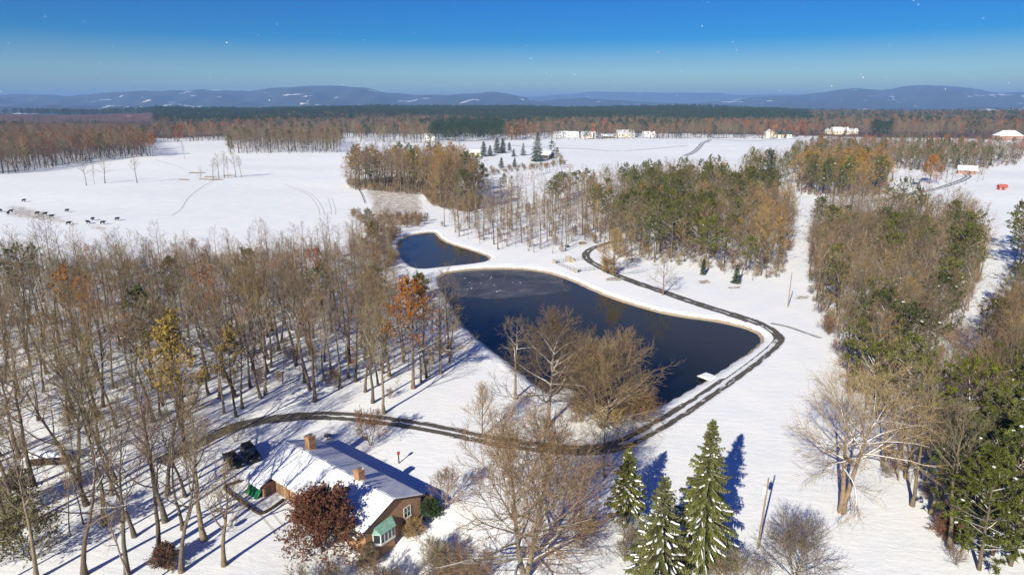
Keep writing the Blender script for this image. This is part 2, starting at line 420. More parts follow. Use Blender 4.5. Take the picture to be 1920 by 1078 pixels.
# ------------------------------------------------------------------ zones of wood (base of the trees, in photograph pixels)
Z = dict(
    A=[(-330, 560), (0, 548), (200, 545), (420, 535), (600, 520), (735, 510), (800, 545), (845, 590), (866, 640), (848, 705), (720, 770), (640, 742), (570, 748), (470, 772), (390, 792), (320, 830), (235, 880), (120, 960), (40, 1078), (-330, 1078)],
    A4=[(320, 832), (372, 900), (385, 985), (330, 1130), (-330, 1130), (-330, 1078), (40, 1078), (120, 960), (235, 880)],
    C3=[(1000, 383), (1112, 405), (1180, 385), (1250, 368), (1350, 360), (1360, 340), (1250, 342), (1150, 350), (1050, 365)],
    L=[(866, 398), (900, 372), (980, 335), (1062, 308), (1062, 316), (985, 345), (912, 384), (880, 400)],
    A2=[(0, 500), (200, 500), (400, 492), (600, 472), (720, 455), (742, 480), (740, 508), (600, 520), (420, 535), (0, 548)],
    A3=[(690, 425), (745, 430), (738, 470), (735, 505), (690, 500), (650, 470)],
    B1=[(1520, 430), (1600, 405), (1720, 412), (1825, 432), (1850, 480), (1826, 560), (1788, 650), (1735, 745), (1640, 800), (1606, 770), (1580, 700), (1556, 630), (1522, 565), (1514, 490)],
    B2=[(1905, 590), (2060, 520), (2350, 600), (2350, 1078), (1790, 1078), (1770, 1018), (1712, 951), (1668, 903), (1622, 862), (1720, 815), (1800, 735), (1862, 650)],
    B3=[(1905, 470), (1990, 440), (2150, 460), (2150, 560), (1920, 575)],
    C=[(1120, 470), (1180, 492), (1250, 492), (1330, 508), (1400, 524), (1468, 524), (1482, 470), (1490, 400), (1440, 372), (1350, 360), (1250, 368), (1180, 385), (1120, 408), (1085, 440)],
    C2=[(822, 428), (880, 458), (960, 474), (1060, 476), (1090, 450), (1112, 405), (1000, 383), (900, 392), (845, 405)],
    D=[(650, 338), (855, 336), (905, 375), (892, 398), (830, 388), (790, 364), (655, 352)],
    E=[(1490, 362), (1560, 372), (1660, 366), (1668, 340), (1600, 322), (1500, 328)],
    E2=[(1370, 352), (1500, 350), (1500, 312), (1400, 312)],
    K=[(1660, 372), (1700, 372), (1830, 345), (1900, 338), (1900, 322), (1830, 322), (1660, 335)],
    F=[(1480, 312), (1640, 318), (1760, 325), (1830, 318), (1905, 312), (1925, 295), (1760, 284), (1540, 278), (1490, 290)],
    G=[(-330, 345), (0, 326), (100, 313), (200, 302), (290, 296), (268, 280), (255, 262), (-330, 258)],
    H=[(428, 292), (640, 290), (640, 268), (428, 266)],
)
ZP = {k: poly_px(v) for k, v in Z.items()}

# ------------------------------------------------------------------ ground
def build_ground():
    fr = np.radians(np.arange(-54, 54.001, .25)); bk = np.radians(np.arange(57, 305, 4.0))
    az = np.concatenate([fr, bk])
    r = np.concatenate([np.linspace(1, 38, 12), 40 * 1.008 ** np.arange(0, 418), np.geomspace(1130, 4500, 70)[1:], np.geomspace(4500, 24000, 34)[1:]])
    R, A = np.meshgrid(r, az, indexing='ij')
    X, Y = R * np.sin(A), R * np.cos(A)
    Zz = terr(X, Y)
    me = grid_mesh('ground', np.stack([X, Y, Zz], -1).reshape(-1, 3), len(az), len(r), True)
    C = np.zeros((X.size, 4)); C[:, 3] = 1
    x, y = X.ravel(), Y.ravel(); rr = R.ravel(); px = 960 + FOC * x / np.maximum(y, 1)
    dl, dp = sdf(LAKE, x, y), sdf(POOL, x, y)
    g = np.zeros(x.size)
    def patch(pts, amt, soft):
        nonlocal g
        g = np.maximum(g, amt * sstep(soft, -soft, sdf(poly_px(pts), x, y)))
    patch([(672, 346), (790, 350), (802, 385), (800, 408), (720, 412), (690, 385)], .74, 6)
    patch([(700, 398), (800, 400), (790, 425), (720, 422)], 1.0, 5)
    patch([(0, 385), (60, 388), (150, 415), (120, 425), (0, 412)], .72, 8)
    patch([(150, 415), (215, 425), (205, 437), (160, 432)], .68, 5)
    patch([(355, 330), (440, 326), (440, 336), (360, 338)], .55, 5)
    patch([(1305, 525), (1330, 522), (1335, 530), (1310, 532)], .85, .8)
    patch([(1360, 536), (1390, 534), (1388, 541), (1364, 540)], .85, .8)
    patch([(1485, 552), (1520, 550), (1522, 560), (1490, 560)], .75, 1.)
    patch([(1130, 520), (1165, 517), (1172, 527), (1135, 528)], .8, 1.2)
    patch([(1480, 300), (1920, 290), (1920, 340), (1480, 380)], .3, 20)
    patch([(640, 262), (960, 262), (960, 267), (640, 267)], .55, 12)
    C[:, 0] = g
    l = np.zeros(x.size)
    for k, amt in (('A', .36), ('A2', .28), ('A3', .4), ('B1', .5), ('B2', .45), ('B3', .4), ('C', .5), ('C2', .16), ('D', .7), ('E', .5), ('F', .4), ('G', .45), ('H', .25)):
        l = np.maximum(l, amt * sstep(5, -4, sdf(ZP[k], x, y)))
    C[:, 1] = l
    far = sstep(1150, 1300, rr)
    C[:, 2] = far * (y > 0) + .8 * sstep(-20, 40, rr - 0 * rr) * 0
    # open snow fields far beyond the pine ridge
    hole = sstep(.12, .3, np.sin(px * .017 + 1) * np.sin(rr * .0021 + 2) - .35) * sstep(3300, 3800, rr)
    C[:, 2] *= 1 - hole
    cover(me, C)
    me.materials.append(M['snow_ground'])
    structure(link('ground', me), 'snow covered farmland and wood floor reaching the far hills')

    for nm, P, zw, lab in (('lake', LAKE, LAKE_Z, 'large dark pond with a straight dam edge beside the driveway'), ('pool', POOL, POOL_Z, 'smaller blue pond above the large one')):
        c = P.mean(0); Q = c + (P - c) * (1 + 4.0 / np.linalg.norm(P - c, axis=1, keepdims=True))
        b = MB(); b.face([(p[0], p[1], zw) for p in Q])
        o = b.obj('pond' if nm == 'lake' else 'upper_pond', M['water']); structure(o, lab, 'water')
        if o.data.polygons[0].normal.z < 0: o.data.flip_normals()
    # banks: snow on top, a line of dry grass at the waterline
    for nm, P, zw, lab in (('pond_bank', LAKE, LAKE_Z, 'snowy bank with a brown grass line round the large pond'), ('upper_pond_bank', POOL, POOL_Z, 'snowy bank with a brown grass line round the small pond')):
        Q = chaikin(P, 1); T = np.roll(Q, -1, 0) - np.roll(Q, 1, 0); T /= np.linalg.norm(T, axis=1, keepdims=True)
        area = np.sum(Q[:, 0] * np.roll(Q[:, 1], -1) - Q[:, 1] * np.roll(Q[:, 0], -1)); Nn = np.stack([T[:, 1], -T[:, 0]], 1) * (1 if area > 0 else -1)
        for _ in range(6): Nn = (Nn + np.roll(Nn, 1, 0) + np.roll(Nn, -1, 0)); Nn /= np.linalg.norm(Nn, axis=1, keepdims=True)
        rr_ = np.random.RandomState(8); jit = rr_.uniform(-.18, .18, len(Q)); far_ = Q[:, 1] > 128
        rows, cv = [], []
        for d, z, c in ((-.7, zw - .35, 1.3), (-.05, zw + .05, 1.3), (.35, zw + .22, 1.15), (.75, zw * .45, .6), (1.3, zw * .15, .0), (2.0, .02, 0), (3.0, .035, 0), (4.0, -.12, 0)):
            dd = d + (jit if d < 1 else 0); q = Q + Nn * np.asarray(dd).reshape(-1, 1) if np.ndim(dd) else Q + Nn * dd
            zz = np.full(len(Q), z)
            if d >= 3: zz = terr(q[:, 0], q[:, 1]) + (.03 if d == 3.0 else -.15)
            rows.append(np.column_stack([q, zz])); C_ = np.zeros((len(Q), 4)); C_[:, 3] = 1; C_[:, 0] = np.where(far_, c, c * .52); cv.append(C_)
        me = grid_mesh(nm, np.array(rows).reshape(-1, 3), len(Q), len(rows), True)
        if np.mean([p.normal.z for p in me.polygons]) < 0: me.flip_normals()
        cover(me, np.array(cv).reshape(-1, 4)); me.materials.append(M['snow_ground']); structure(link(nm, me), lab, 'bank')
    ice = chaikin(poly_px([(826, 520), (850, 511), (900, 507), (975, 506), (1028, 513), (1062, 524), (1050, 530), (1074, 538), (1068, 546), (1030, 551), (980, 556), (920, 561), (870, 558), (836, 545)], LAKE_Z), 2)
    o = MB().face([(p[0], p[1], LAKE_Z + .012) for p in ice]).obj('ice_sheet', M['ice'])
    if o.data.polygons[0].normal.z < 0: o.data.flip_normals()
    structure(o, 'thin grey sheet of ice over the far end of the pond', 'ice')
    rng = random.Random(5); b = MB()
    for _ in range(14):
        x, y = flat(rng.gauss(905, 28), rng.gauss(532, 9), LAKE_Z); s = rng.uniform(.1, .3)
        b.blob((x, y, LAKE_Z + .03), (s, s * .7, .05), rng)
    tag(b.obj('ice_crumbs', M['snow']), 'white crumbs of broken ice scattered on the pond ice', 'ice', kind='stuff')
build_ground()

def catmull(P, step):
    P = [np.array(p, float) for p in P]; out = []
    P = [2 * P[0] - P[1]] + P + [2 * P[-1] - P[-2]]
    for i in range(1, len(P) - 2):
        a, b, c, d = P[i - 1:i + 3]; n = max(2, int(np.linalg.norm(c - b) / step))
        for k in range(n):
            t = k / n; out.append(.5 * (2 * b + (c - a) * t + (2 * a - 5 * b + 4 * c - d) * t * t + (3 * b - a - 3 * c + d) * t ** 3))
    out.append(P[-2]); return np.array(out)

def ribbon(name, px, width, mat, lift, cov, nu=7, step=1.5, world=None):
    L = catmull(world if world is not None else [flat(*p) for p in px], step)
    T = np.gradient(L, axis=0); T /= np.linalg.norm(T, axis=1, keepdims=True)
    Nn = np.stack([T[:, 1], -T[:, 0]], 1); s = np.concatenate([[0], np.cumsum(np.linalg.norm(np.diff(L, axis=0), axis=1))])
    us = np.linspace(-.5, .5, nu)
    w = np.interp(s / s[-1], *zip(*width)) if isinstance(width, list) else np.full(len(L), width)
    V = L[:, None, :] + Nn[:, None, :] * us[None, :, None] * w[:, None, None]
    zz = terr(V[..., 0], V[..., 1]) + lift
    me = grid_mesh(name, np.concatenate([V, zz[..., None]], -1).reshape(-1, 3), nu, len(L))
    if me.polygons[0].normal.z < 0: me.flip_normals()
    uv = me.uv_layers.new(name='UVMap')
    U = np.stack([np.broadcast_to(us + .5, (len(L), nu)), np.broadcast_to(s[:, None], (len(L), nu))], -1).reshape(-1, 2)
    vi = np.zeros(len(me.loops), np.int32); me.loops.foreach_get('vertex_index', vi)
    uv.data.foreach_set('uv', U[vi].astype(np.float32).ravel())
    C = np.ones((len(L), nu, 4)); f = s / s[-1]
    for k in range(3): C[..., k] = np.interp(f, cov[0], cov[1 + k])[:, None]
    cover(me, C.reshape(-1, 4)); me.materials.append(mat)
    return link(name, me)

DRIVE = [(300, 872), (345, 850), (400, 824), (440, 806), (500, 793), (570, 785), (640, 784), (700, 789), (760, 796), (830, 808), (900, 823), (960, 833), (1030, 841), (1090, 845), (1140, 840), (1180, 827), (1220, 806), (1270, 776), (1330, 736), (1380, 701), (1420, 671), (1448, 647), (1456, 633), (1440, 617), (1410, 602), (1360, 586), (1300, 567), (1240, 546), (1190, 529), (1150, 513), (1120, 498), (1102, 486), (1099, 475), (1110, 465), (1135, 455), (1165, 446)]
_cp = np.array([flat(*p) for p in DRIVE]); _cf = np.concatenate([[0], np.cumsum(np.linalg.norm(np.diff(_cp, axis=0), axis=1))]); _cf /= _cf[-1]
_dx = np.array([p[0] for p in DRIVE]); _i = np.arange(len(DRIVE)); _dam = (_i >= 15) & (_i <= 21); _low = (_i >= 6) & (_i < 12); _upp = _i >= 23
dr = ribbon('driveway', DRIVE, [(0, 3.2), (.3, 3.7), (.5, 4.0), (.72, 3.9), (.8, 3.3), (1, 3.0)], M['asphalt'], .03,
            (_cf, np.where(_dam, 1.0, np.where(_low, .72, np.where(_upp, .45, .15))), np.where(_dam, 1.0, .75), np.where(_dam, .42, np.where(_low, .16, np.where(_upp, .08, .05)))))
structure(dr, 'worn asphalt driveway curling round the pond with snow between its wheel tracks', 'driveway')
tk = ribbon('track', [(1445, 606), (1475, 612), (1505, 622), (1540, 634)], 1.2, M['asphalt'], .025, ([0, 1], [.9, .9], [1, 1], [.45, .6]))
structure(tk, 'faint wheel track branching off the driveway bend toward the right wood', 'track')
tk = ribbon('lane', [(1600, 377), (1660, 372), (1700, 364), (1760, 352), (1800, 340), (1815, 333), (1812, 327)], 5, M['asphalt'], .04, ([0, 1], [.8, .8], [.9, .9], [.7, .7]), nu=5, step=5)
structure(tk, 'narrow farm lane crossing the right snow field toward a house', 'road')
tk = ribbon('lane', [(1285, 292), (1305, 283), (1318, 272), (1332, 262)], 6, M['asphalt'], .3, ([0, 1], [.8, .8], [.9, .9], [.75, .75]), nu=5, step=6)
structure(tk, 'short grey lane climbing the snow field above the pine wood', 'road')

M['trodden'] = plain('trodden_snow', (.60, .59, .58), .8, .12, 1.5)
def trail(px, w, label, pair=0.0):
    P = np.array([flat(*p) for p in px]); T = np.gradient(P, axis=0); T /= np.linalg.norm(T, axis=1, keepdims=True); Nn = np.stack([T[:, 1], -T[:, 0]], 1)
    for sg in ((-1, 1) if pair else (0,)):
        o = ribbon('snow_track', None, w, M['trodden'], .02, ([0, 1], [0, 0], [0, 0], [0, 0]), nu=3, step=1.2, world=list(P + Nn * sg * pair / 2))
        structure(o, label + ('' if not pair else ', left rut' if sg < 0 else ', right rut'), 'track')
trail([(474, 928), (492, 955), (520, 988), (548, 1014), (580, 1045), (610, 1075)], .28, 'wheel rut through the front yard snow', 1.3)
trail([(322, 404), (340, 390), (352, 372), (368, 358), (385, 347), (402, 339)], .9, 'trodden path winding across the left field')
trail([(604, 400), (600, 385), (588, 368), (566, 354), (530, 342)], .55, 'curved tyre mark across the left field', 2.2)
trail([(625, 400), (624, 385), (618, 368)], .5, 'short tyre mark at the right of the left field', 2.2)
trail([(290, 300), (330, 312), (372, 326)], .9, 'faint cart track running down to the brush pile')

# ------------------------------------------------------------------ trees
UP = Vector((0, 0, 1))
def rvec(rng):
    while True:
        v = Vector((rng.uniform(-1, 1), rng.uniform(-1, 1), rng.uniform(-1, 1)))
        if .05 < v.length < 1: return v.normalized()
def poly(rng, p, d, L, n, trop, wig):
    pts = [p.copy()]; d = d.copy()
    for _ in range(n):
        d = (d + UP * trop + rvec(rng) * wig).normalized()
        p = p + d * (L / n); pts.append(p.copy())
    return pts
def at(pts, s):
    k = min(int(s * (len(pts) - 1)), len(pts) - 2); f = s * (len(pts) - 1) - k
    return pts[k].lerp(pts[k + 1], f), (pts[k + 1] - pts[k]).normalized()
def off(rng, d, a0, a1):
    ax = d.cross(rvec(rng)).normalized()
    return Matrix.Rotation(math.radians(rng.uniform(a0, a1)), 3, ax) @ d

def bare(seed, H, r0, clear=.4, spread=.3, low=65, top=25, nl=16, nb=6, nt=6, wob=.25, stems=1, tilt=0, trop=.10, wig=.16, leaves=0, leaf=.2, sub=2, tw=.017, leaf_prob=1.0, lsides=5, leaf_low=0.0):
    """leafless tree: trunk with limbs; crown of branches and twigs; optional leaves still hanging"""
    rng = random.Random(seed); T, C, Lf = MB(), MB(), MB()
    for st in range(stems):
        az0 = 2 * math.pi * st / stems + rng.uniform(-.4, .4)
        d0 = Vector((math.sin(math.radians(tilt)) * math.cos(az0), math.sin(math.radians(tilt)) * math.sin(az0), math.cos(math.radians(tilt))))
        if stems > 1: d0 = (d0 + rvec(rng) * .08).normalized()
        Hs = H * rng.uniform(.82, 1.0) if stems > 1 else H
        n = 9; pts = poly(rng, Vector((0, 0, -.35)), d0, Hs * .95, n, .05 if stems > 1 else .12, wob * .22)
        rr = r0 * (.75 if stems > 1 else 1)
        rad = [rr * (1 - .93 * (k / n) ** .85) for k in range(n + 1)]; rad[0] *= 1.45
        T.tube(pts, rad, 7)
        a = rng.uniform(0, 6)
        for i in range(nl):
            tt = (i + rng.random() * .8) / nl; t = clear + (1 - clear) * tt ** .95
            p, td = at(pts, min(t, .995)); a += 2.4 + rng.uniform(-.5, .5)
            ang = math.radians(low + (top - low) * tt + rng.uniform(-9, 9))
            hd = Vector((math.cos(a), math.sin(a), 0))
            d = (td * math.cos(ang) + hd * math.sin(ang)).normalized()
            L = spread * H * (1.05 - .62 * tt) * rng.uniform(.7, 1.15)
            lr = min(.66 * rr * (1 - .93 * t ** .85), .021 * L + .035)
            lp = poly(rng, p, d, L, 6, trop, wig)
            T.tube(lp, [lr * (1 - .82 * k / 6) for k in range(7)], lsides)
            for j in range(nb):
                s = .18 + .8 * (j + rng.random()) / nb
                bp, bd = at(lp, min(s, .99)); b2 = off(rng, bd, 25, 55)
                Lb = L * (.58 - .3 * s) * rng.uniform(.7, 1.3) + .25
                bpts = poly(rng, bp, b2, Lb, 4, trop * .8, wig)
                br = max(.022, lr * .32)
                C.tube(bpts, [br, br * .75, br * .55, br * .4, .012], 3)
                for q in range(nt):
                    s2 = .15 + .85 * (q + rng.random()) / nt
                    tp, td2 = at(bpts, min(s2, .995)); t2 = off(rng, td2, 18, 55)
                    Lt = Lb * .5 * rng.uniform(.6, 1.25) + .18
                    tpts = poly(rng, tp, t2, Lt, 2, trop, wig)
                    C.tube(tpts, [tw, tw * .75, 0], 3)
                    for z in range(sub):
                        sp, sd = at(tpts, rng.uniform(.25, .9)); s3 = off(rng, sd, 20, 50)
                        e = sp + s3 * Lt * rng.uniform(.4, .7)
                        w = s3.cross(rvec(rng)).normalized() * tw * .8
                        C.face([sp - w, sp + w, e])
                    if leaves and rng.random() < leaf_prob and tp.z > leaf_low * H:
                        for z in range(leaves):
                            c = tpts[0].lerp(tpts[-1], rng.uniform(.2, 1.1)) + rvec(rng) * leaf * .8
                            u = rvec(rng) * leaf * rng.uniform(.6, 1.2); v = u.cross(rvec(rng)).normalized() * leaf * .55
                            Lf.face([c - u, c + v, c + u, c - v])
    return T, C, Lf

def pine(seed, H, r0, clear=.42, spread=.17, nl=26, tuft=.62, dens=10, snow=.012, flat_top=False, tufts=3, nbr=5):
    rng = random.Random(seed); T, C, S = MB(), MB(), MB()
    n = 8; pts = poly(rng, Vector((0, 0, -.35)), Vector((rng.uniform(-.05, .05), rng.uniform(-.05, .05), 1)).normalized(), H * .96, n, .1, .06)
    T.tube(pts, [r0 * (1 - .88 * k / n) for k in range(n + 1)], 6)
    a = rng.uniform(0, 6)
    for i in range(nl):
        tt = (i + rng.random()) / nl; t = clear + (1 - clear) * tt
        p, td = at(pts, min(t, .99)); a += 2.4 + rng.uniform(-.6, .6)
        prof = (math.sin(math.pi * min(1, .22 + .7 * tt)) if not flat_top else .55 + .5 * tt * (1.15 - tt) * 3)
        L = spread * H * prof * rng.uniform(.6, 1.2) + .3
        ang = math.radians(88 - 50 * tt + rng.uniform(-12, 12))
        d = td * math.cos(ang) + Vector((math.cos(a), math.sin(a), 0)) * math.sin(ang)
        lp = poly(rng, p, d.normalized(), L, 4, .08, .15)
        T.tube(lp, [max(.02, .02 * L + .02) * (1 - .7 * k / 4) for k in range(5)], 3)
        for j in range(nbr):
            s = .3 + .7 * (j + rng.random()) / nbr
            bp, bd = at(lp, min(s, .99)); b2 = off(rng, bd, 20, 60)
            bl = L * .38 * rng.uniform(.5, 1.2) + .25; e = bp + b2 * bl
            T.tube([bp, e], [.025, 0], 3)
            for q in range(tufts):
                c = bp.lerp(e, .45 + .65 * (q + rng.random()) / tufts) + rvec(rng) * .18
                for k in range(dens):
                    u = (rvec(rng) + UP * .35 + b2 * .35).normalized()
                    v = u.cross(rvec(rng)).normalized() * tuft * rng.uniform(.10, .2)
                    f = tuft * rng.uniform(.6, 1.15)
                    C.face([c - v, c + u * f, c + v])
                if rng.random() < snow:
                    S.blob(c + UP * tuft * .42, (tuft * rng.uniform(.2, .55), tuft * rng.uniform(.2, .5), tuft * .16), rng)
    return T, C, S

def spruce(seed, H, spread=.23, snow=.5, whorl=.42, r0=.24, fine=1.0, gap=.03):
    rng = random.Random(seed); T, C, S = MB(), MB(), MB()
    T.tube([Vector((0, 0, -.35)), Vector((0, 0, H * .5)), Vector((0, 0, H * .98))], [r0, r0 * .55, .02], 6)
    z = H * gap + .25
    while z < H * .985:
        t = z / H; L0 = spread * H * (1 - t) ** .82 + .18
        nb = int(6 + 5 * (1 - t)); a0 = rng.uniform(0, 6)
        for k in range(nb):
            a = a0 + 2 * math.pi * (k + rng.uniform(-.3, .3)) / nb; L = L0 * rng.uniform(.55, 1.15)
            if rng.random() < .08: continue
            hd = Vector((math.cos(a), math.sin(a), 0)); sd = Vector((-math.sin(a), math.cos(a), 0))
            p = Vector((0, 0, z + rng.uniform(-.12, .12))); m = 5; pts = [p]
            sl = .45 * t + .05
            for q in range(m):
                f = (q + 1) / m
                pts.append(p + hd * L * f + UP * (L * (sl * f - (.5 - .25 * t) * f * f + .14 * f ** 4)))
            T.tube(pts, [.03 + .012 * L * (1 - q / m) for q in range(m)] + [0], 3)
            ns = max(4, int(L * 4.2 * fine))
            for q in range(ns):
                s = .12 + .88 * (q + rng.random()) / ns; c, d = at(pts, min(s, .995))
                w = L * .30 * (1.1 - s * .75) + .16
                for sg in (-1, 1):
                    u = (sd * sg * rng.uniform(.7, 1) + d * rng.uniform(.45, .9) - UP * rng.uniform(.05, .5)).normalized() * w * rng.uniform(.7, 1.2)
                    v = d.cross(u).normalized() * .05 + d * rng.uniform(.09, .15)
                    C.face([c - v, c + u, c + v])
                    c2 = c + u * .5; C.face([c2 - d * .1, c2 + (u * .35 - UP * w * rng.uniform(.3, .6)), c2 + d * .12])
                u = (UP * .5 + d + rvec(rng) * .5).normalized() * .28
                C.face([c - sd * .07, c + u, c + sd * .07])
            if rng.random() < snow * (1.15 - t) ** 1.6 * 1.5:
                for _ in range(rng.choice((1, 2, 2))):
                    s0 = rng.uniform(.3, .7); s1 = min(.99, s0 + rng.uniform(.15, .4)); cc = []
                    o_ = sd * rng.uniform(-.12, .12) * L; w = rng.uniform(.07, .15)
                    for f in (0, .35, .7, 1):
                        c, d = at(pts, s0 + (s1 - s0) * f); c = c + o_ * (1 - .4 * f) + UP * .06; k_ = w * (.5, 1.1, .9, .3)[int(f * 3.01)]
                        cc += [c - sd * k_ - UP * .05, c + UP * .07, c + sd * k_ - UP * .05]
                    for q in range(3):
                        S.face([cc[q * 3], cc[q * 3 + 3], cc[q * 3 + 4], cc[q * 3 + 1]]); S.face([cc[q * 3 + 1], cc[q * 3 + 4], cc[q * 3 + 5], cc[q * 3 + 2]])
        z += whorl * (1.1 - .55 * t) * rng.uniform(.85, 1.15)
    for _ in range(20):
        c = Vector((0, 0, H * rng.uniform(.93, .99))); u = (rvec(rng) + UP * 1.2).normalized() * .35
        C.face([c - Vector((.05, 0, 0)), c + u, c + Vector((.05, 0, 0))])
    return T, C, S

def proto(kind, parts, mats, names=('trunk', 'crown', 'leaves')):
    """parts: mesh builders; kept as shared meshes for the individuals"""
    out = []
    for p, m, nm in zip(parts, mats, names):
        if p.f: out.append((nm, p.mesh(kind + '_' + nm, [m], nm == 'trunk')))
    return out
def joined(name, parts, mats):
    J = MB()
    for k, p in enumerate(parts):
        i = len(J.v); J.v += p.v; J.f += [tuple(i + q for q in f) for f in p.f]; J.m += [k] * len(p.f)
    o = bpy.data.objects.new(name, J.mesh(name, mats)); return o

RN = random.Random(11)
PR = {}; LOW = {}
PR['bare'] = []
for k in range(7):
    tm = [M['bark'], M['bark_light'], M['bark'], M['bark_light'], M['bark'], M['bark_dark'], M['bark']][k]
    cm = [M['twig'], M['twig_grey'], M['twig_tan'], M['twig'], M['twig_red'], M['twig_grey'], M['twig']][k]
    PR['bare'].append(proto('bare', bare(100 + k, 20, .29 + .03 * (k % 3), clear=[.42, .5, .34, .52, .45, .36, .48][k], spread=[.36, .30, .40, .27, .34, .42, .32][k], low=[62, 55, 68, 52, 60, 72, 58][k], top=22, nl=14, nb=5, nt=4, trop=[.07, .08, .05, .09, .07, .04, .08][k], wob=.5, wig=.2), (tm, cm, cm)))
PR['slim'] = [proto('slim', bare(200 + k, 15, .13, clear=.35, spread=.16, low=50, top=20, nl=13, nb=4, nt=4, trop=.16, wob=.3), (M['bark_light'], M[['twig_tan', 'twig', 'twig_red'][k]], M['twig'])) for k in range(3)]
PR['rust'] = [proto('rust', bare(300 + k, 19, .26, clear=.35, spread=.34, nl=14, nb=5, nt=5, leaves=3, leaf=.24, leaf_prob=.6, trop=.06), (M['bark'], M['twig_red'], M['leaf_rust'])) for k in range(2)]
PR['gold'] = [proto('gold', bare(320 + k, 19, .24, clear=.22, spread=.30, nl=16, nb=5, nt=5, leaves=2, leaf=.2, leaf_prob=.5, trop=.07), (M['bark'], M['twig_tan'], M['leaf_gold'])) for k in range(3)]
PR['pine'] = [proto('pine', pine(400 + k, 19, .24, clear=[.42, .5, .36, .55][k], spread=[.24, .21, .27, .26][k], nl=[26, 24, 30, 18][k], flat_top=(k == 3), dens=12), (M['bark'], M['needle'], M['snow']), ('trunk', 'crown', 'snow')) for k in range(4)]
PR['fir'] = [proto('fir', spruce(440 + k, 9, .26, .12, .5, .16, .7), (M['bark_dark'], M['needle_dark'], M['snow']), ('trunk', 'crown', 'snow')) for k in range(2)]

def plant(kind, parts, x, y, s, rz, label, group, cat='tree', z=None, sz=None, lean=0.0, name=None):
    nm = name or {'bare': 'bare_tree', 'slim': 'slender_bare_tree', 'rust': 'rust_leaved_tree', 'gold': 'golden_leaved_tree', 'pine': 'pine_tree', 'fir': 'conifer_tree'}[kind]
    o = thing(nm, label, cat, (x, y, tz(x, y) if z is None else z), rz, group)
    o.scale = (s, s, sz or s)
    if lean: o.rotation_euler = (lean * math.cos(rz * 3), lean * math.sin(rz * 5), rz)
    for n_, me in parts:
        c = link(n_, me, o)
        if n_ in ('snow', 'leaves'): c['kind'] = 'stuff'
    return o

def scatter(key, gap, rng, jitter=.42):
    P = ZP[key] if isinstance(key, str) else key
    x0, y0 = P.min(0); x1, y1 = P.max(0); out = []
    xs = np.arange(x0, x1, gap); ys = np.arange(y0, y1, gap * .87)
    pts = []
    for j, y in enumerate(ys):
        for x in xs: pts.append((x + (j % 2) * gap / 2 + rng.uniform(-jitter, jitter) * gap, y + rng.uniform(-jitter, jitter) * gap))
    pts = np.array(pts); d = sdf(P, pts[:, 0], pts[:, 1])
    pts = pts[d < 0]
    drv = catmull([flat(*p) for p in DRIVE], 3.0)
    dd = np.min(np.hypot(pts[:, None, 0] - drv[None, :, 0], pts[:, None, 1] - drv[None, :, 1]), axis=1)
    ok = (dd > 3.4) & (sdf(LAKE, pts[:, 0], pts[:, 1]) > 2.2) & (sdf(POOL, pts[:, 0], pts[:, 1]) > 2.2)
    # keep what falls inside the view, with a margin
    y = np.maximum(pts[:, 1], 1); px = 960 + FOC * pts[:, 0] / y
    ok &= (np.abs(np.arctan2(pts[:, 0], y)) < math.radians(47))
    return pts[ok]
R_ = random.Random(77)
ZONE = {  # zone: gap, [(kind, weight)], scale range, label, group
    'A': (4.9, [('bare', .93), ('rust', .015), ('pine', .03), ('slim', .025)], (.68, 1.05), 'in the bare wood left of the pond'),
    'A4': (5.2, [('bare', .86), ('slim', .14)], (.6, 1.02), ''),
    'C3': (7.5, [('pine', .30), ('bare', .62), ('gold', .08)], (.6, .92), ''),
    'L': (7.5, [('bare', .6), ('slim', .25), ('pine', .15)], (.35, .6), ''),
    'A2': (8.5, [('bare', .66), ('slim', .30), ('rust', .04)], (.5, .85), 'in the ragged row along the left field'),
    'A3': (6.0, [('bare', .5), ('slim', .45), ('pine', .05)], (.4, .62), 'at the left shore of the small pond'),
    'B1': (5.4, [('bare', .55), ('pine', .34), ('slim', .06), ('gold', .05)], (.62, .92), 'in the mixed wood right of the snowy clearing'),
    'B2': (3.9, [('bare', .75), ('pine', .15), ('slim', .10)], (.65, .95), 'in the right corner wood beyond the track'),
    'B3': (7.0, [('pine', .75), ('bare', .25)], (.75, 1.0), 'at the right edge beside the snow track'),
    'C': (6.6, [('pine', .50), ('bare', .36), ('gold', .14)], (.7, 1.0), 'in the mixed wood above the driveway'),
    'C2': (8.2, [('slim', .55), ('bare', .45)], (.75, .98), 'in the thin grove beside the small pond'),
    'D': (5.8, [('gold', .22), ('bare', .70), ('pine', .08)], (1.0, 1.4), 'in the brown clump beyond the stubble patch'),
    'E': (7.5, [('gold', .45), ('pine', .25), ('bare', .3)], (.9, 1.15), 'in the golden clump behind the lane'),
    'F': (8.5, [('bare', .62), ('pine', .2), ('fir', .1), ('rust', .08)], (.6, .95), 'in the scattered row before the right field'),
    'E2': (9.0, [('pine', .4), ('bare', .6)], (.6, .95), ''),
    'K': (15.0, [('bare', .9), ('fir', .1)], (.4, .7), ''),
    'G': (7.2, [('bare', .88), ('rust', .09), ('pine', .03)], (.95, 1.25), 'in the far wood'),
    'H': (9.5, [('bare', .9), ('pine', .1)], (.9, 1.2), 'in the far strip'),
}
NAMES = {'bare': 'tall bare tree with grey brown twigs', 'slim': 'slender pale bare tree', 'rust': 'tree with rust brown leaves still hanging', 'gold': 'tree with golden brown foliage', 'pine': 'olive green pine', 'fir': 'small dark conifer'}
allp = []
TREE_XY = {}
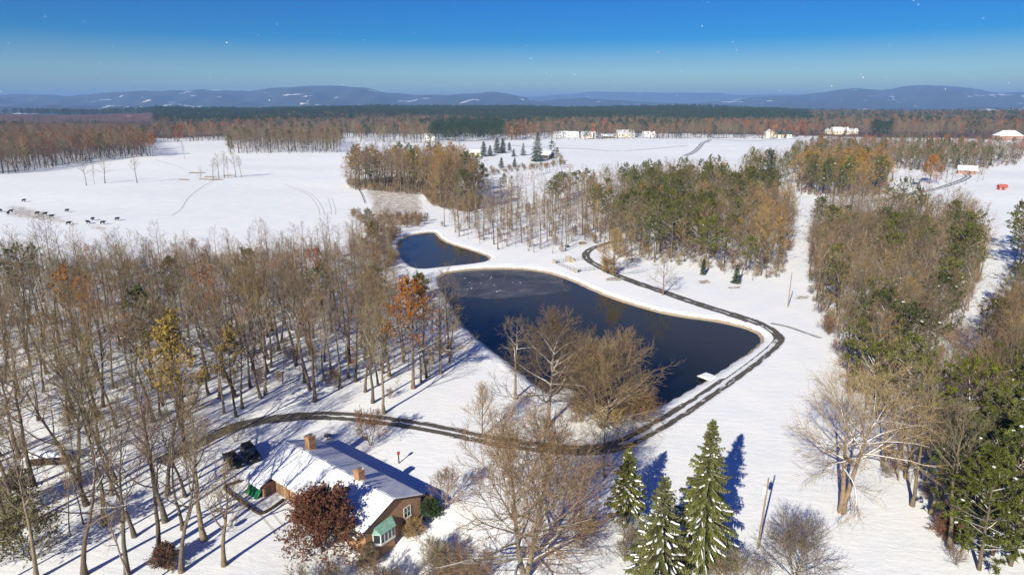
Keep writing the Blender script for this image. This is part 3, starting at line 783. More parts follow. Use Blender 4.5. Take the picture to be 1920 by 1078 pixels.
for zk, (gap, kinds, sc_, where) in ZONE.items():
    for x, y in scatter(zk, gap, R_):
        u = R_.random(); k = kinds[-1][0]
        for kk, w in kinds:
            if u < w: k = kk; break
            u -= w
        px = 960 + FOC * x / max(y, 1)
        s_, c_ = math.sin(PITCH), math.cos(PITCH); fw = y * c_ + CAM_H * s_; py = 539 - FOC * (y * s_ - CAM_H * c_) / fw; px = 960 + FOC * x / fw
        v = R_.random(); nz = math.sin(x * .09 + 2) + math.sin(y * .07 + x * .03) + .7 * math.sin(x * .17 - y * .12)
        if zk == 'C': k = ('gold' if v < .55 else 'bare') if px > 1405 and py > 400 else ('pine' if v < .10 else 'gold' if v < .16 else 'bare') if py > 470 else ('pine' if v < (.56 if nz > -.2 else .22) else 'gold' if v > .93 else 'bare')
        if zk == 'B1': k = ('pine' if v < (.36 if nz > .5 else .05) else 'gold' if v > .96 else 'slim' if v > .88 else 'bare')
        if zk == 'B2' and px > 1790 and y < 95: k = 'pine' if v < .5 else 'bare'
        if zk == 'A' and ((px > 735 and py < 640) or (px > 690 and py < 545)): continue
        if zk == 'A' and R_.random() > np.interp(py, [560, 640, 740], [1.0, .88, .66]): continue
        if zk == 'A' and px > 600 and k == 'pine': k = 'bare'
        if zk == 'K' and abs(px - 1878) < 22: continue
        # pines gather in the middle and back of the mixed woods, golden trees along the lane
        if zk in ('A', 'A4') and 45 < px < 150 and 850 < py < 985: continue
        fs = 1.0 if zk != 'A' else float(np.interp(py, [545, 620, 760], [.74, .92, 1.05]))
        allp.append((math.hypot(x, y), k, x, y, R_.uniform(*sc_) * fs, R_.uniform(0, 6.28), zk, where))

# ---- trees one can tell apart
def hero(px, py, parts_builders, mats, label, name, rz=0.0, names=('trunk', 'crown', 'leaves'), cat='tree', group=None, z=None):
    x, y, zz = on(px, py)
    o = thing(name, label, cat, (x, y, zz if z is None else z), rz, group)
    for nm, me in proto(name, parts_builders, mats, names):
        c = link(nm, me, o)
        if nm in ('snow', 'leaves'): c['kind'] = 'stuff'
    HEROXY.append((x, y)); return o
HEROXY = []
BK, BL, BS, BD = M['bark'], M['bark_light'], M['bark_snowy'], M['bark_dark']
hero(1578, 960, bare(501, 20.5, .56, clear=.40, spread=.50, low=80, top=30, nl=18, nb=9, nt=7, stems=2, tilt=7, trop=.05, wig=.26, lsides=6), (BS, M['twig_tan'], None), 'large twin trunked bare tree standing alone with snowy limbs at the right wood edge', 'bare_tree')
hero(1028, 798, bare(502, 18.0, .40, clear=.30, spread=.52, low=80, top=25, nl=26, nb=12, nt=9, trop=.04, wig=.24, sub=3, tw=.02), (BS, M['twig'], None), 'bare tree with thick snow lined crooked limbs on the near pond bank', 'bare_tree', rz=1.0)
hero(1128, 803, bare(503, 15.5, .30, clear=.10, spread=.62, low=72, top=12, nl=24, nb=9, nt=8, trop=.03, wig=.10, stems=3, tilt=13, tw=.02), (BL, M['twig'], None), 'broad fan shaped bare tree with straight rising branches on the near pond bank', 'bare_tree')
hero(966, 748, bare(504, 15.5, .30, clear=.5, spread=.32, low=75, top=40, nl=12, nb=6, nt=6, trop=.05, wig=.32), (BS, M['twig_grey'], None), 'short bare tree with a gnarled snowy top at the corner of the dam', 'bare_tree')
hero(985, 1082, bare(505, 20, .50, clear=.14, spread=.55, low=76, top=16, nl=26, nb=10, nt=9, trop=.06, wig=.16, stems=2, tilt=9, sub=3, tw=.02), (BL, M['twig_red'], None), 'huge spreading bare tree with reddish twigs in the middle foreground', 'bare_tree')
hero(905, 818, bare(506, 8.5, .14, clear=.12, spread=.5, low=50, top=10, nl=16, nb=7, nt=7, trop=.08, wig=.1), (BL, M['twig_tan'], None), 'small vase shaped bare tree between the driveway and the pond', 'bare_tree')
hero(1133, 893, bare(507, 9.5, .22, clear=.28, spread=.6, low=72, top=35, nl=12, nb=7, nt=6, trop=.04, wig=.22), (BD, M['twig_tan'], None), 'small dark trunked bare tree below the driveway beside the spruces', 'bare_tree', rz=2.0)
hero(695, 835, bare(508, 6.2, .13, clear=.12, spread=.55, low=60, top=25, nl=12, nb=6, nt=6, stems=2, tilt=14, leaves=1, leaf=.14, leaf_prob=.35), (M['twig_red'], M['twig_red'], M['leaf_dark_red']), 'small russet ornamental tree between the house and the driveway', 'ornamental_tree')
hero(832, 955, bare(509, 6.0, .12, clear=.15, spread=.55, low=58, top=25, nl=10, nb=6, nt=6, stems=2, tilt=16), (BS, M['twig_red'], None), 'small pale stemmed ornamental tree at the right corner of the brick house', 'ornamental_tree')
hero(606, 1032, bare(510, 7.0, .22, clear=.12, spread=.70, low=74, top=30, nl=24, nb=8, nt=7, stems=2, tilt=10, trop=.03, leaves=5, leaf=.17, leaf_prob=.85), (BD, M['twig_red'], M['leaf_dark_red']), 'dark red leaved maple in front of the brick house', 'maple_tree')
hero(1490, 1092, bare(511, 7.2, .18, clear=.08, spread=.75, low=66, top=15, nl=13, nb=7, nt=6, stems=3, tilt=18, trop=.05, wig=.16), (BS, M['twig_grey'], None), 'round low bare tree with snow in its forks at the bottom edge', 'bare_tree')
hero(1243, 553, bare(512, 11.5, .26, clear=.25, spread=.42, low=70, top=25, nl=13, nb=6, nt=6, trop=.06, wig=.2), (BL, M['twig_grey'], None), 'lone bare tree beside the driveway above the pond', 'bare_tree')
hero(1150, 517, bare(513, 13.0, .34, clear=.18, spread=.52, low=72, top=20, nl=22, nb=7, nt=7, leaves=2, leaf=.2, leaf_prob=.5), (BL, M['twig_tan'], M['leaf_gold']), 'spreading brown leaved tree where the driveway bends above the pond', 'oak_tree')
hero(775, 728, bare(514, 20, .36, clear=.38, spread=.34, low=68, top=25, nl=17, nb=7, nt=6, leaves=4, leaf=.24, leaf_prob=.75, leaf_low=.55), (BL, M['twig_red'], M['leaf_rust']), 'tall tree with orange leaves at the pond edge of the left wood', 'oak_tree')
hero(826, 700, bare(515, 15, .30, clear=.25, spread=.46, low=76, top=35, nl=16, nb=7, nt=6, trop=.03, wig=.28), (BS, M['twig_tan'], None), 'crooked bare tree leaning over the pond from the left wood', 'bare_tree')
hero(349, 858, bare(516, 21.5, .34, clear=.33, spread=.30, low=48, top=18, nl=18, nb=6, nt=6, leaves=4, leaf=.26, leaf_prob=.8, leaf_low=.5, trop=.12), (BK, M['twig'], M['leaf_olive']), 'tall tree with yellow olive foliage behind the house driveway', 'yellow_leaved_tree')
hero(443, 782, bare(517, 15.5, .24, clear=.42, spread=.24, low=50, top=20, nl=13, nb=5, nt=5, leaves=3, leaf=.25, leaf_prob=.75, leaf_low=.5), (BK, M['twig'], M['leaf_olive']), 'smaller tree with yellow olive foliage next to the driveway', 'yellow_leaved_tree')
for i, (px, py, h, lab) in enumerate([(720, 775, 20, 'tall straight bare tree alone above the driveway bend left of the pond'), (699, 755, 17, 'bare tree just behind the driveway left of the dam'), (590, 753, 19, 'dark trunked bare tree at the near edge of the left wood'),
        (383, 1012, 19, 'bare tree with a bent trunk nearest the house front yard'), (340, 1072, 18, 'bare forked tree at the bottom edge left of the house'), (297, 1035, 19, 'bare tree with two close trunks at the lower left'), (195, 985, 22, 'straight heavy bare trunk in the lower left wood'), (62, 910, 22, 'straight heavy bare trunk behind the olive bush at lower left'),
        (238, 1078, 20, 'bare tree at the bottom edge of the left wood'), (150, 905, 22, 'tall bare tree beside the snow capped pile'), (310, 978, 21, 'leaning bare tree in the lower left wood'), (20, 1000, 21, 'bare tree at the left edge behind the olive bush'), (420, 1060, 14, 'slim bare sapling in the front yard snow')]):
    hero(px, py, bare(540 + i, h, .30 + .02 * (i % 4), clear=.34 + .04 * (i % 4), spread=.30, low=52, top=18, nl=15, nb=6, nt=5, wob=.6, trop=.12, wig=.2), (BK if i % 3 else BL, M[['twig', 'twig_grey', 'twig_red'][i % 3]], None), lab, 'bare_tree', rz=i * .9)
SPN = ('trunk', 'crown', 'snow')
hero(1313, 1048, spruce(601, 18.2, .225, .55, .40, .30, 1.15), (BD, M['needle_spruce'], M['snow']), 'tallest of the three snow laden spruces, pointed and bright green', 'spruce_tree', names=SPN)
hero(1172, 988, spruce(602, 11.2, .29, .8, .44, .22, 1.1, gap=.22), (BD, M['needle_spruce'], M['snow']), 'left most of the three snow laden spruces, short and shaggy', 'spruce_tree', names=SPN)
hero(1234, 1082, spruce(603, 13.0, .30, .75, .40, .26, 1.1), (BD, M['needle_spruce'], M['snow']), 'front and middle of the three snow laden spruces, cut by the bottom edge', 'spruce_tree', names=SPN)
hero(1380, 531, spruce(604, 5.8, .27, .05, .4, .1, 1.0), (BD, M['needle_dark'], M['snow']), 'small round green conifer standing alone in the snow above the driveway', 'conifer_tree', names=SPN)
hero(1318, 515, spruce(605, 5.0, .2, .02, .4, .1, 1.0), (BD, M['needle_dark'], M['snow']), 'narrow dark young conifer at the edge of the wood above the driveway', 'conifer_tree', names=SPN)
for i, (px, py, h, lab) in enumerate([(1860, 1040, 17, 'dark pine at the lower right corner'), (1790, 985, 15, 'pine at the tip of the right wood beside the open snow'), (1905, 930, 18, 'tall pine against the right picture edge'), (1685, 742, 18, 'snow dotted pine in the middle of the right wood'), (1640, 700, 17, 'broad pine at the front of the right wood'), (1755, 640, 16, 'pine beside the track in the right wood')]):
    hero(px, py, pine(620 + i, h, .26, clear=.22, spread=.27, nl=34, dens=11, snow=.03), (BK, M['needle_shade'], M['snow']), lab, 'pine_tree', names=SPN, rz=i)
for i, (px, py, h, lab) in enumerate([(462, 560, 14, 'dark green pine poking above the left wood near the field'), (330, 580, 14, 'small pine above the left wood left of another'), (280, 680, 16, 'pine with a narrow head deep in the left wood'), (708, 600, 14, 'bushy green pine in the left wood toward the pond'), (790, 560, 7, 'small pine at the neck of land between the ponds'), (700, 455, 8, 'little pine at the far shore scrub')]):
    hero(px, py, pine(660 + i, h, .2, clear=.3, spread=.22, nl=26, dens=11, snow=.0), (BK, M['needle'], M['snow']), lab, 'pine_tree', names=SPN, rz=i)
for i, (px, py, h, lab) in enumerate([(1640, 745, 15, 'golden brown tree at the front of the right wood'), (1660, 770, 13, 'smaller golden brown tree in front of the right wood')]):
    hero(px, py, bare(670 + i, h, .22, clear=.15, spread=.42, nl=18, nb=6, nt=6, leaves=1, leaf=.18, leaf_prob=.6, trop=.06), (BL, M['twig_tan'], M['leaf_gold']), lab, 'golden_leaved_tree', rz=i)
for i, (px, py, h, lab) in enumerate([(1836, 1068, 15, 'full skirted pine at the bottom of the right corner wood'), (1895, 1060, 17, 'dark full pine in the bottom right corner'), (1822, 968, 14, 'pine behind the red leaved shrub at lower right'), (1868, 985, 16, 'dark pine between two others in the right corner'), (1912, 860, 17, 'tall pine at the right edge above the corner pines'), (1850, 890, 13, 'half height pine in the middle of the right corner wood')]):
    hero(px, py, pine(680 + i, h, .24, clear=.14, spread=.27, nl=40, dens=11, snow=.02), (BK, M['needle_shade'], M['snow']), lab, 'pine_tree', names=SPN, rz=i)
hero(1712, 450, pine(630, 17, .22, clear=.6, spread=.26, nl=15, flat_top=True), (BK, M['needle'], M['snow']), 'flat topped pine against the right snow field', 'pine_tree', names=SPN)
hero(1776, 452, pine(631, 16, .22, clear=.5, spread=.22, nl=24), (BK, M['needle'], M['snow']), 'round headed pine against the right snow field', 'pine_tree', names=SPN)
hero(1441, 352, pine(632, 24, .3, clear=.1, spread=.2, nl=46, dens=9), (BK, M['needle_dark'], M['snow']), 'dense tall pine behind the mixed wood', 'pine_tree', names=SPN)
hero(1743, 345, bare(640, 17, .3, clear=.12, spread=.55, low=70, top=15, nl=22, nb=6, nt=6, leaves=4, leaf=.3, leaf_prob=.9), (BK, M['twig_tan'], M['leaf_rust']), 'rounded orange tree beside the farm lane', 'oak_tree')
hero(1272, 865 - 610, bare(641, 20, .3, clear=.15, spread=.5, nl=18, nb=5, nt=5, leaves=4, leaf=.5, leaf_prob=.9), (BK, M['twig_red'], M['leaf_rust']), 'lone grey brown tree before the far houses', 'oak_tree')
hero(1135, 257, bare(642, 26, .3, clear=.1, spread=.42, nl=18, nb=5, nt=5, leaves=4, leaf=.7, leaf_prob=.9), (BK, M['twig_red'], M['leaf_rust']), 'orange leaved tree behind the white farm houses', 'oak_tree')
hero(1008, 303, spruce(650, 28, .30, .1, .9, .4, .5), (BD, M['needle_dark'], M['snow']), 'tall dark spruce among the farm sheds', 'spruce_tree', names=SPN)
hero(981, 292, spruce(651, 13, .3, .1, .7, .3, .6), (BD, M['needle_dark'], M['snow']), 'short broad spruce left of the tall farm spruce', 'spruce_tree', names=SPN)
hero(1044, 305, bare(652, 12, .2, clear=.05, spread=.5, nl=18, nb=5, nt=6, leaves=2, leaf=.3), (BK, M['twig'], M['twig']), 'grey bushy tree right of the farm shed', 'bare_tree')
hero(1035, 290, pine(653, 14, .2, clear=.15, spread=.3, nl=26), (BK, M['needle_dark'], M['snow']), 'ragged pine behind the farm shed', 'pine_tree', names=SPN)
for i, (px, py, h, lab) in enumerate([(907, 294, 14, 'left most dark conifer by the low barn'), (919, 293, 10, 'small conifer next to the low barn conifers'), (932, 288, 15, 'tall double conifer behind the low barn'), (943, 287, 14, 'conifer right of the double conifer by the barn'), (955, 283, 9, 'round small conifer by the barn paddock'), (963, 294, 7, 'tiny lone conifer in the farm snow'), (940, 315, 8, 'low juniper at the hedge below the farm'), (965, 313, 7, 'second low juniper at the hedge below the farm')]):
    x, y, z = on(px, py); plant('fir', PR['fir'][i % 2], x, y, h / 9 * 1.55, i, lab, None, sz=h / 9 * 1.1)
# lone trees in the left field
for i, (px, py, h, lab) in enumerate([(162, 348, 17, 'left most lone bare tree in the left snow field'), (177, 346, 14, 'second lone bare tree in the left snow field'), (197, 344, 17, 'third lone bare tree in the left snow field'), (257, 343, 19, 'lone bare tree right of the field trio'), (346, 298, 18, 'pale lone bare tree high in the left field'), (400, 336, 14, 'bare tree at the brush pile in the left field'), (411, 335, 17, 'tall bare tree at the brush pile in the left field'), (421, 334, 18, 'tallest bare tree at the brush pile in the left field'), (428, 333, 16, 'slim bare tree right of the brush pile'), (442, 333, 18, 'twin topped bare tree right of the brush pile'), (453, 333, 15, 'right most bare tree of the brush pile group'), (375, 339, 9, 'low twiggy tree left of the brush pile'), (277, 293, 24, 'bare tree at the tip of the far left wood')]):
    x, y, z = on(px, py); k = 'slim' if i in (1, 4, 8) else 'bare'
    plant(k, PR[k][i % 3], x, y, h / (20 if k == 'bare' else 15), i * 1.3, lab, None)

HX = np.array(HEROXY)
# ---- the woods: nearest as individuals, the rest of each kind as one object
hc = np.array([-23.8, 76.7])
def clear_of(x, y):
    if np.min(np.hypot(HX[:, 0] - x, HX[:, 1] - y)) < 2.2: return False
    return abs(x - hc[0]) > 17 or abs(y - hc[1]) > 14
allp = [p for p in sorted(allp) if clear_of(p[2], p[3])]
COUNT = {}; REST = []
def in_frame(x, y, h=20):
    s, c = math.sin(PITCH), math.cos(PITCH)
    for zz in (0, h):
        d = Vector((x, y, zz - CAM_H)); f = d.y * c - d.z * s
        u = (d.y * s + d.z * c)
        if f > 1 and abs(d.x / f) < .83 and abs(u / f) < .47: return True
    return False
LOOK = {'bare': ['open crowned bare tree', 'pale barked bare tree', 'wide tan crowned bare tree', 'narrow pale bare tree', 'reddish twigged bare tree', 'dark barked broad bare tree', 'high crowned grey bare tree'],
        'slim': ['slender tan twigged bare tree', 'slender brown twigged bare tree', 'slender reddish bare tree'], 'rust': ['rust leaved tree', 'open rust leaved tree'], 'gold': ['golden leaved tree', 'broad golden leaved tree', 'narrow golden leaved tree'],
        'pine': ['olive pine', 'high crowned olive pine', 'broad full olive pine', 'flat topped olive pine'], 'fir': ['dark conifer', 'slim dark conifer']}
SPOT = {'A': 'left wood', 'A2': 'left field row', 'A3': 'pond side scrub', 'B1': 'right wood', 'B2': 'right corner wood', 'B3': 'right edge pines', 'C': 'middle mixed wood', 'C2': 'thin grove', 'D': 'brown clump', 'E': 'golden clump by the lane', 'F': 'right field row', 'A4': 'lower left wood', 'C3': 'wood behind the thin grove', 'L': 'hedge below the farm', 'E2': 'clump left of the snowy lane end', 'K': 'yard by the farm lane'}
_drv = catmull([flat(*p) for p in DRIVE], 3.0)
def describe(k, q, s, zk, x, y):
    lo, hi = ZONE[zk][2]; f = (s - lo) / (hi - lo); size = 'tall' if f > .67 else 'short' if f < .3 else 'medium'
    c_, s_ = math.cos(PITCH), math.sin(PITCH); fw = y * c_ + CAM_H * s_
    px = 960 + FOC * x / fw; py = 539 - FOC * (y * s_ - CAM_H * c_) / fw
    if zk in ('A', 'B1', 'B2', 'C') and np.min(np.hypot(_drv[:, 0] - x, _drv[:, 1] - y)) < 13: w = 'beside the driveway in the'
    elif zk in ('A', 'A3', 'C2') and min(sdf(LAKE, np.array([x]), np.array([y]))[0], sdf(POOL, np.array([x]), np.array([y]))[0]) < 13: w = 'on the pond shore side of the'
    else:
        P = np.array(Z[zk], float); x0, x1, y0, y1 = np.clip(P[:, 0].min(), 0, 1920), np.clip(P[:, 0].max(), 0, 1920), P[:, 1].min(), P[:, 1].max()
        u, v = (px - x0) / (x1 - x0), (py - y0) / (y1 - y0)
        w = ('left ' if u < .34 else 'right ' if u > .66 else 'middle ') + ('back' if v < .3 else 'front' if v > .62 else 'centre'); w = 'at the ' + w + ' of the'
    return size + ' ' + LOOK[k][q] + ' ' + w + ' ' + SPOT[zk], LOOK[k][q].split()[-2] + ' ' + LOOK[k][q].split()[-1] + ' trees: ' + w + ' ' + SPOT[zk] if False else LOOK[k][q] + ' ' + w + ' ' + SPOT[zk] + ', ' + size
LIMIT = {'bare': 270, 'pine': 250, 'slim': 120, 'rust': 60, 'gold': 120, 'fir': 60}
for d, k, x, y, s, rz, zk, where in allp:
    n = COUNT.get(k, 0)
    if zk not in 'GH' and n < LIMIT[k] and in_frame(x, y):
        COUNT[k] = n + 1
        ps = PR[k]; q = int(abs(x * 7.3 + y * 3.1)) % len(ps)
        plant(k, ps[q], x, y, s, rz, *describe(k, q, s, zk, x, y), lean=.08, sz=s * (.92 + .2 * ((x * 1.7) % 1)))
    elif in_frame(x, y) or y < 130 or zk in 'GH':
        REST.append((k, x, y, s, rz))

# ---- geometry-node stuff: points carrying which tree, turn and size
def stuff(name, label, cat, protos, pts):
    col = bpy.data.collections.new(name + '_kinds')
    for o in protos: col.objects.link(o)
    P = np.array([[p[0], p[1]] for p in pts]); zz = terr(P[:, 0], P[:, 1])
    me = bpy.data.meshes.new(name); me.vertices.add(len(pts))
    me.vertices.foreach_set('co', np.column_stack([P, zz]).astype(np.float32).ravel())
    a = me.attributes.new('which', 'INT', 'POINT'); a.data.foreach_set('value', np.array([p[2] for p in pts], np.int32))
    a = me.attributes.new('turn', 'FLOAT', 'POINT'); a.data.foreach_set('value', np.array([p[3] for p in pts], np.float32))
    a = me.attributes.new('size', 'FLOAT', 'POINT'); a.data.foreach_set('value', np.array([p[4] for p in pts], np.float32))
    o = link(name, me); tag(o, label, cat, kind='stuff')
    g = bpy.data.node_groups.new(name, 'GeometryNodeTree')
    g.interface.new_socket('Geometry', in_out='INPUT', socket_type='NodeSocketGeometry'); g.interface.new_socket('Geometry', in_out='OUTPUT', socket_type='NodeSocketGeometry')
    gi = g.nodes.new('NodeGroupInput'); go = g.nodes.new('NodeGroupOutput')
    ci = g.nodes.new('GeometryNodeCollectionInfo'); ci.inputs[0].default_value = col; ci.inputs['Separate Children'].default_value = True; ci.inputs['Reset Children'].default_value = True
    ip = g.nodes.new('GeometryNodeInstanceOnPoints'); ip.inputs['Pick Instance'].default_value = True
    def attr(nm, ty):
        n = g.nodes.new('GeometryNodeInputNamedAttribute'); n.data_type = ty; n.inputs[0].default_value = nm
        return next(s for s in n.outputs if s.enabled and s.name == 'Attribute')
    cx = g.nodes.new('ShaderNodeCombineXYZ'); g.links.new(attr('turn', 'FLOAT'), cx.inputs[2])
    er = g.nodes.new('FunctionNodeEulerToRotation'); g.links.new(cx.outputs[0], er.inputs[0])
    sx = g.nodes.new('ShaderNodeCombineXYZ'); sz = attr('size', 'FLOAT')
    for q in range(3): g.links.new(sz, sx.inputs[q])
    g.links.new(gi.outputs[0], ip.inputs['Points']); g.links.new(ci.outputs[0], ip.inputs['Instance'])
    g.links.new(attr('which', 'INT'), ip.inputs['Instance Index']); g.links.new(er.outputs[0], ip.inputs['Rotation']); g.links.new(sx.outputs[0], ip.inputs['Scale'])
    g.links.new(ip.outputs[0], go.inputs[0])
    md = o.modifiers.new('trees', 'NODES'); md.node_group = g
    return o

def low_bare(seed, H=20, leaves=0, leaf=.5, **kw):
    a = dict(clear=.38, spread=.36, nl=11, nb=5, nt=3, sub=1, tw=.032, trop=.06, leaves=leaves, leaf=leaf, lsides=3); a.update(kw)
    return bare(seed, H, .25, **a)
mid, order = [], {}
def add_kind(lst, tagname, parts, mats):
    lst.append(joined('%02d_%s' % (len(lst), tagname), parts, mats)); return len(lst) - 1
MIDK = {'bare': [add_kind(mid, 'bare', low_bare(700 + k, clear=.34 + .05 * k), [[BK, BL, BK][k], M[['twig', 'twig_grey', 'twig_red'][k]], M['twig']]) for k in range(3)],
        'slim': [add_kind(mid, 'slim', low_bare(705, 15, spread=.16), [BL, M['twig_tan'], M['twig']])],
        'rust': [add_kind(mid, 'rust', low_bare(706, 19, leaves=5, leaf=.35, clear=.25), [BK, M['twig_red'], M['leaf_rust']])],
        'gold': [add_kind(mid, 'gold', low_bare(707, 19, leaves=5, leaf=.35, clear=.15), [BK, M['twig_tan'], M['leaf_gold']])],
        'pine': [add_kind(mid, 'pine', pine(708, 19, .24, clear=.35, spread=.2, nl=20, dens=5, tuft=.95, tufts=2), [BK, M['needle'], M['snow']])],
        'fir': [add_kind(mid, 'fir', spruce(709, 9, .26, .1, .8, .16, .6), [BD, M['needle_dark'], M['snow']])]}
byk = {}
for k, x, y, s, rz in REST: byk.setdefault('pine' if k in ('pine', 'fir') else 'leafy' if k in ('rust', 'gold') else 'bare', []).append((x, y, MIDK[k][int(abs(x + y)) % len(MIDK[k])], rz, s))
for kk, nm, lab in (('bare', 'bare_woodland', 'mass of bare trees filling the backs of the woods'), ('pine', 'pine_woodland', 'smaller far pines filling the backs of the mixed woods'), ('leafy', 'brown_leaved_woodland', 'smaller far trees with rust and gold leaves in the woods')):
    if byk.get(kk): stuff(nm, lab, 'woodland', mid, byk[kk])

# undergrowth
und = []
for k in range(4):
    add_kind(und, 'brush', bare(720 + k, 3.2, .05, clear=.08, spread=.5, low=60, top=15, nl=8, nb=4, nt=4, stems=3, tilt=22, sub=1, tw=.016), [M['twig_grey'], M[['twig', 'twig_red', 'twig_grey', 'twig_tan'][k]], M['twig']])
add_kind(und, 'sapling', bare(726, 7, .06, clear=.2, spread=.18, nl=9, nb=4, nt=3, sub=1), [BK, M['twig'], M['twig']])
add_kind(und, 'sapling', bare(727, 8, .07, clear=.25, spread=.2, nl=10, nb=4, nt=3, sub=1), [BL, M['twig_tan'], M['twig']])
add_kind(und, 'leafy_sapling', bare(728, 5, .05, clear=.2, spread=.3, nl=8, nb=4, nt=3, sub=1, leaves=2, leaf=.13, leaf_prob=.7), [BK, M['twig_red'], M['leaf_rust']])
up_ = []
for zk, gap, ks in (('A', 5.5, (0, 1, 2, 3, 4, 4, 5, 5, 6)), ('A2', 5.0, (0, 1, 2, 4, 5)), ('A3', 3.5, (0, 1, 3, 5)), ('B1', 3.2, (0, 1, 2, 3, 3, 4, 5, 5)), ('B2', 3.6, (0, 1, 3, 4, 5)), ('C', 4.2, (0, 1, 3, 4, 5, 5)), ('C2', 6.5, (1, 4, 5, 5)), ('D', 3.4, (0, 1, 3, 5)), ('E', 5, (1, 3, 5)), ('F', 9, (0, 1, 3))):
    for x, y in scatter(zk, gap, R_):
        if in_frame(x, y, 3) and clear_of(x, y): up_.append((x, y, R_.choice(ks), R_.uniform(0, 6.3), R_.uniform(.6, 1.25)))
for pts, n, ks in (([(640, 1066), (740, 1058), (900, 1045), (930, 1100), (560, 1100)], 2.8, (0, 1, 2)), ([(820, 1000), (870, 1000), (880, 1060), (800, 1060)], 2.8, (0, 1, 2)), ([(1330, 1050), (1440, 1050), (1450, 1100), (1300, 1100)], 2.6, (0, 2)), ([(1080, 1000), (1180, 1010), (1200, 1080), (1060, 1080)], 4, (0, 2)), ([(1110, 770), (1200, 782), (1205, 800), (1090, 800)], 2.2, (1, 0)), ([(650, 400), (800, 408), (800, 430), (690, 425)], 5, (1, 3)), ([(790, 345), (900, 375), (880, 400), (800, 380)], 3.5, (1, 0, 3)), ([(730, 430), (755, 440), (750, 500), (730, 500)], 3, (3, 0)), ([(400, 800), (460, 800), (440, 850), (390, 860)], 3, (3, 0)), ([(900, 320), (1060, 305), (1060, 312), (900, 330)], 7, (0, 1, 2))):
    for x, y in scatter(poly_px(pts), n, R_): up_.append((x, y, R_.choice(ks), R_.uniform(0, 6.3), R_.uniform(.7, 1.3)))
stuff('undergrowth', 'brown brush and saplings under and around the woods', 'undergrowth', und, up_)

# far woods out to the pine ridge
farl = []
FB = [add_kind(farl, 'bare', bare(740 + k, 20, .3, clear=.3, spread=.36, nl=10, nb=4, nt=3, sub=0, tw=.07, trop=.05, lsides=3), [BK, M[['twig', 'twig_grey', 'twig_red'][k]], M['twig']]) for k in range(3)]
FR = [add_kind(farl, 'rust', bare(745, 19, .3, clear=.15, spread=.3, nl=9, nb=4, nt=3, sub=0, tw=.05, leaves=4, leaf=.6, lsides=3), [BK, M['twig_red'], M['leaf_rust']])]
FP = [add_kind(farl, 'pine', pine(750 + k, 21, .24, clear=.3, spread=.2, nl=15, dens=5, tuft=1.5, tufts=1, snow=.0), [BK, M['needle_dark'], M['snow']]) for k in range(2)]
fb_, fp_ = [], []
BX = [-200, 290, 330, 430, 650, 830, 1000, 1300, 1480, 1560, 1660, 1920, 2100]
BY = [262, 262, 259, 259, 261, 260, 256, 255, 252, 248, 254, 255, 255]
rg = random.Random(909)
n = 0
while n < 30000:
    az = rg.uniform(math.radians(-42), math.radians(42)); r = math.sqrt(rg.uniform(930 ** 2, 2950 ** 2))
    if rg.random() > (1.0 if r < 1400 else .62): continue
    n += 1
    x, y = r * math.sin(az), r * math.cos(az); px = 960 + FOC * x / y
    yb = np.interp(px, BX, BY); rb = CAM_H / ((yb - 195) / FOC)
    if y < rb * .965: continue
    if px < 310 and 1150 < y < 2300:
        # cut-over hillside on the left with a block of young pines
        if not (150 < px < 330 and y < 1500) and rg.random() < .93: continue
        fp_.append((x, y, rg.choice(FP), rg.uniform(0, 6.3), rg.uniform(.35, .5))); continue
    nz = math.sin(x * .006 + 1) + math.sin(y * .011 + x * .004) + .8 * math.sin(x * .013 - y * .007)
    pl = sstep(1350, 1750, r + 130 * nz) * (1 if px < 1500 else .25)
    if rg.random() < .08 + .92 * pl or (830 < px < 945 and y < 1330) or (1615 < px < 1650 and y < 1250) or (810 < px < 830 and y < 1250): fp_.append((x, y, rg.choice(FP), rg.uniform(0, 6.3), rg.uniform(.85, 1.15)))
    else:
        rust = rg.random() < .03 + .22 * (math.sin(x * .012 + 2) > .6) + (.10 if px > 1600 and r > 1500 else 0)
        fb_.append((x, y, FR[0] if rust else rg.choice(FB), rg.uniform(0, 6.3), rg.uniform(.85, 1.2)))
stuff('far_bare_wood', 'belt of far bare and rust coloured woods behind the fields', 'woodland', farl, fb_)
stuff('far_pine_wood', 'dark green pine forest along the far ridge', 'woodland', farl, fp_)

# ------------------------------------------------------------------ mountains
def surf_mountain(name, c, patch):
    m, t, b = new_mat(name)
    geo = N(t, 'ShaderNodeNewGeometry'); pos = geo.outputs['Position']
    mp = N(t, 'ShaderNodeMapping'); mp.inputs['Scale'].default_value = (.0026, .0011, .016); t.links.new(pos, mp.inputs[0])
    n = noise(t, mp.outputs[0], 1.0, 5, .6); nf = noise(t, pos, .012, 5, .7)
    col = mixc(t, nf, tuple(x * .5 for x in c), tuple(x * 1.5 for x in c))
    col = mixc(t, smooth(t, n, patch, patch + .025), col, (.8, .8, .8))
    v = N(t, 'ShaderNodeTexVoronoi'); v.inputs['Scale'].default_value = .0042; t.links.new(pos, v.inputs[0])
    n3 = noise(t, pos, .0006, 2)
    col = mixc(t, math_(t, 'MULTIPLY', smooth(t, v.outputs['Distance'], .085, .06), smooth(t, n3, .5, .56)), col, (.8, .8, .8))
    t.links.new(col, b.inputs['Base Color']); b.inputs['Roughness'].default_value = .9; b.inputs['Specular IOR Level'].default_value = .1
    return m
M['mtn'] = surf_mountain('mountain_forest', (.06, .055, .055), .63)
M['mtn_far'] = surf_mountain('far_mountain_forest', (.07, .07, .075), .68)
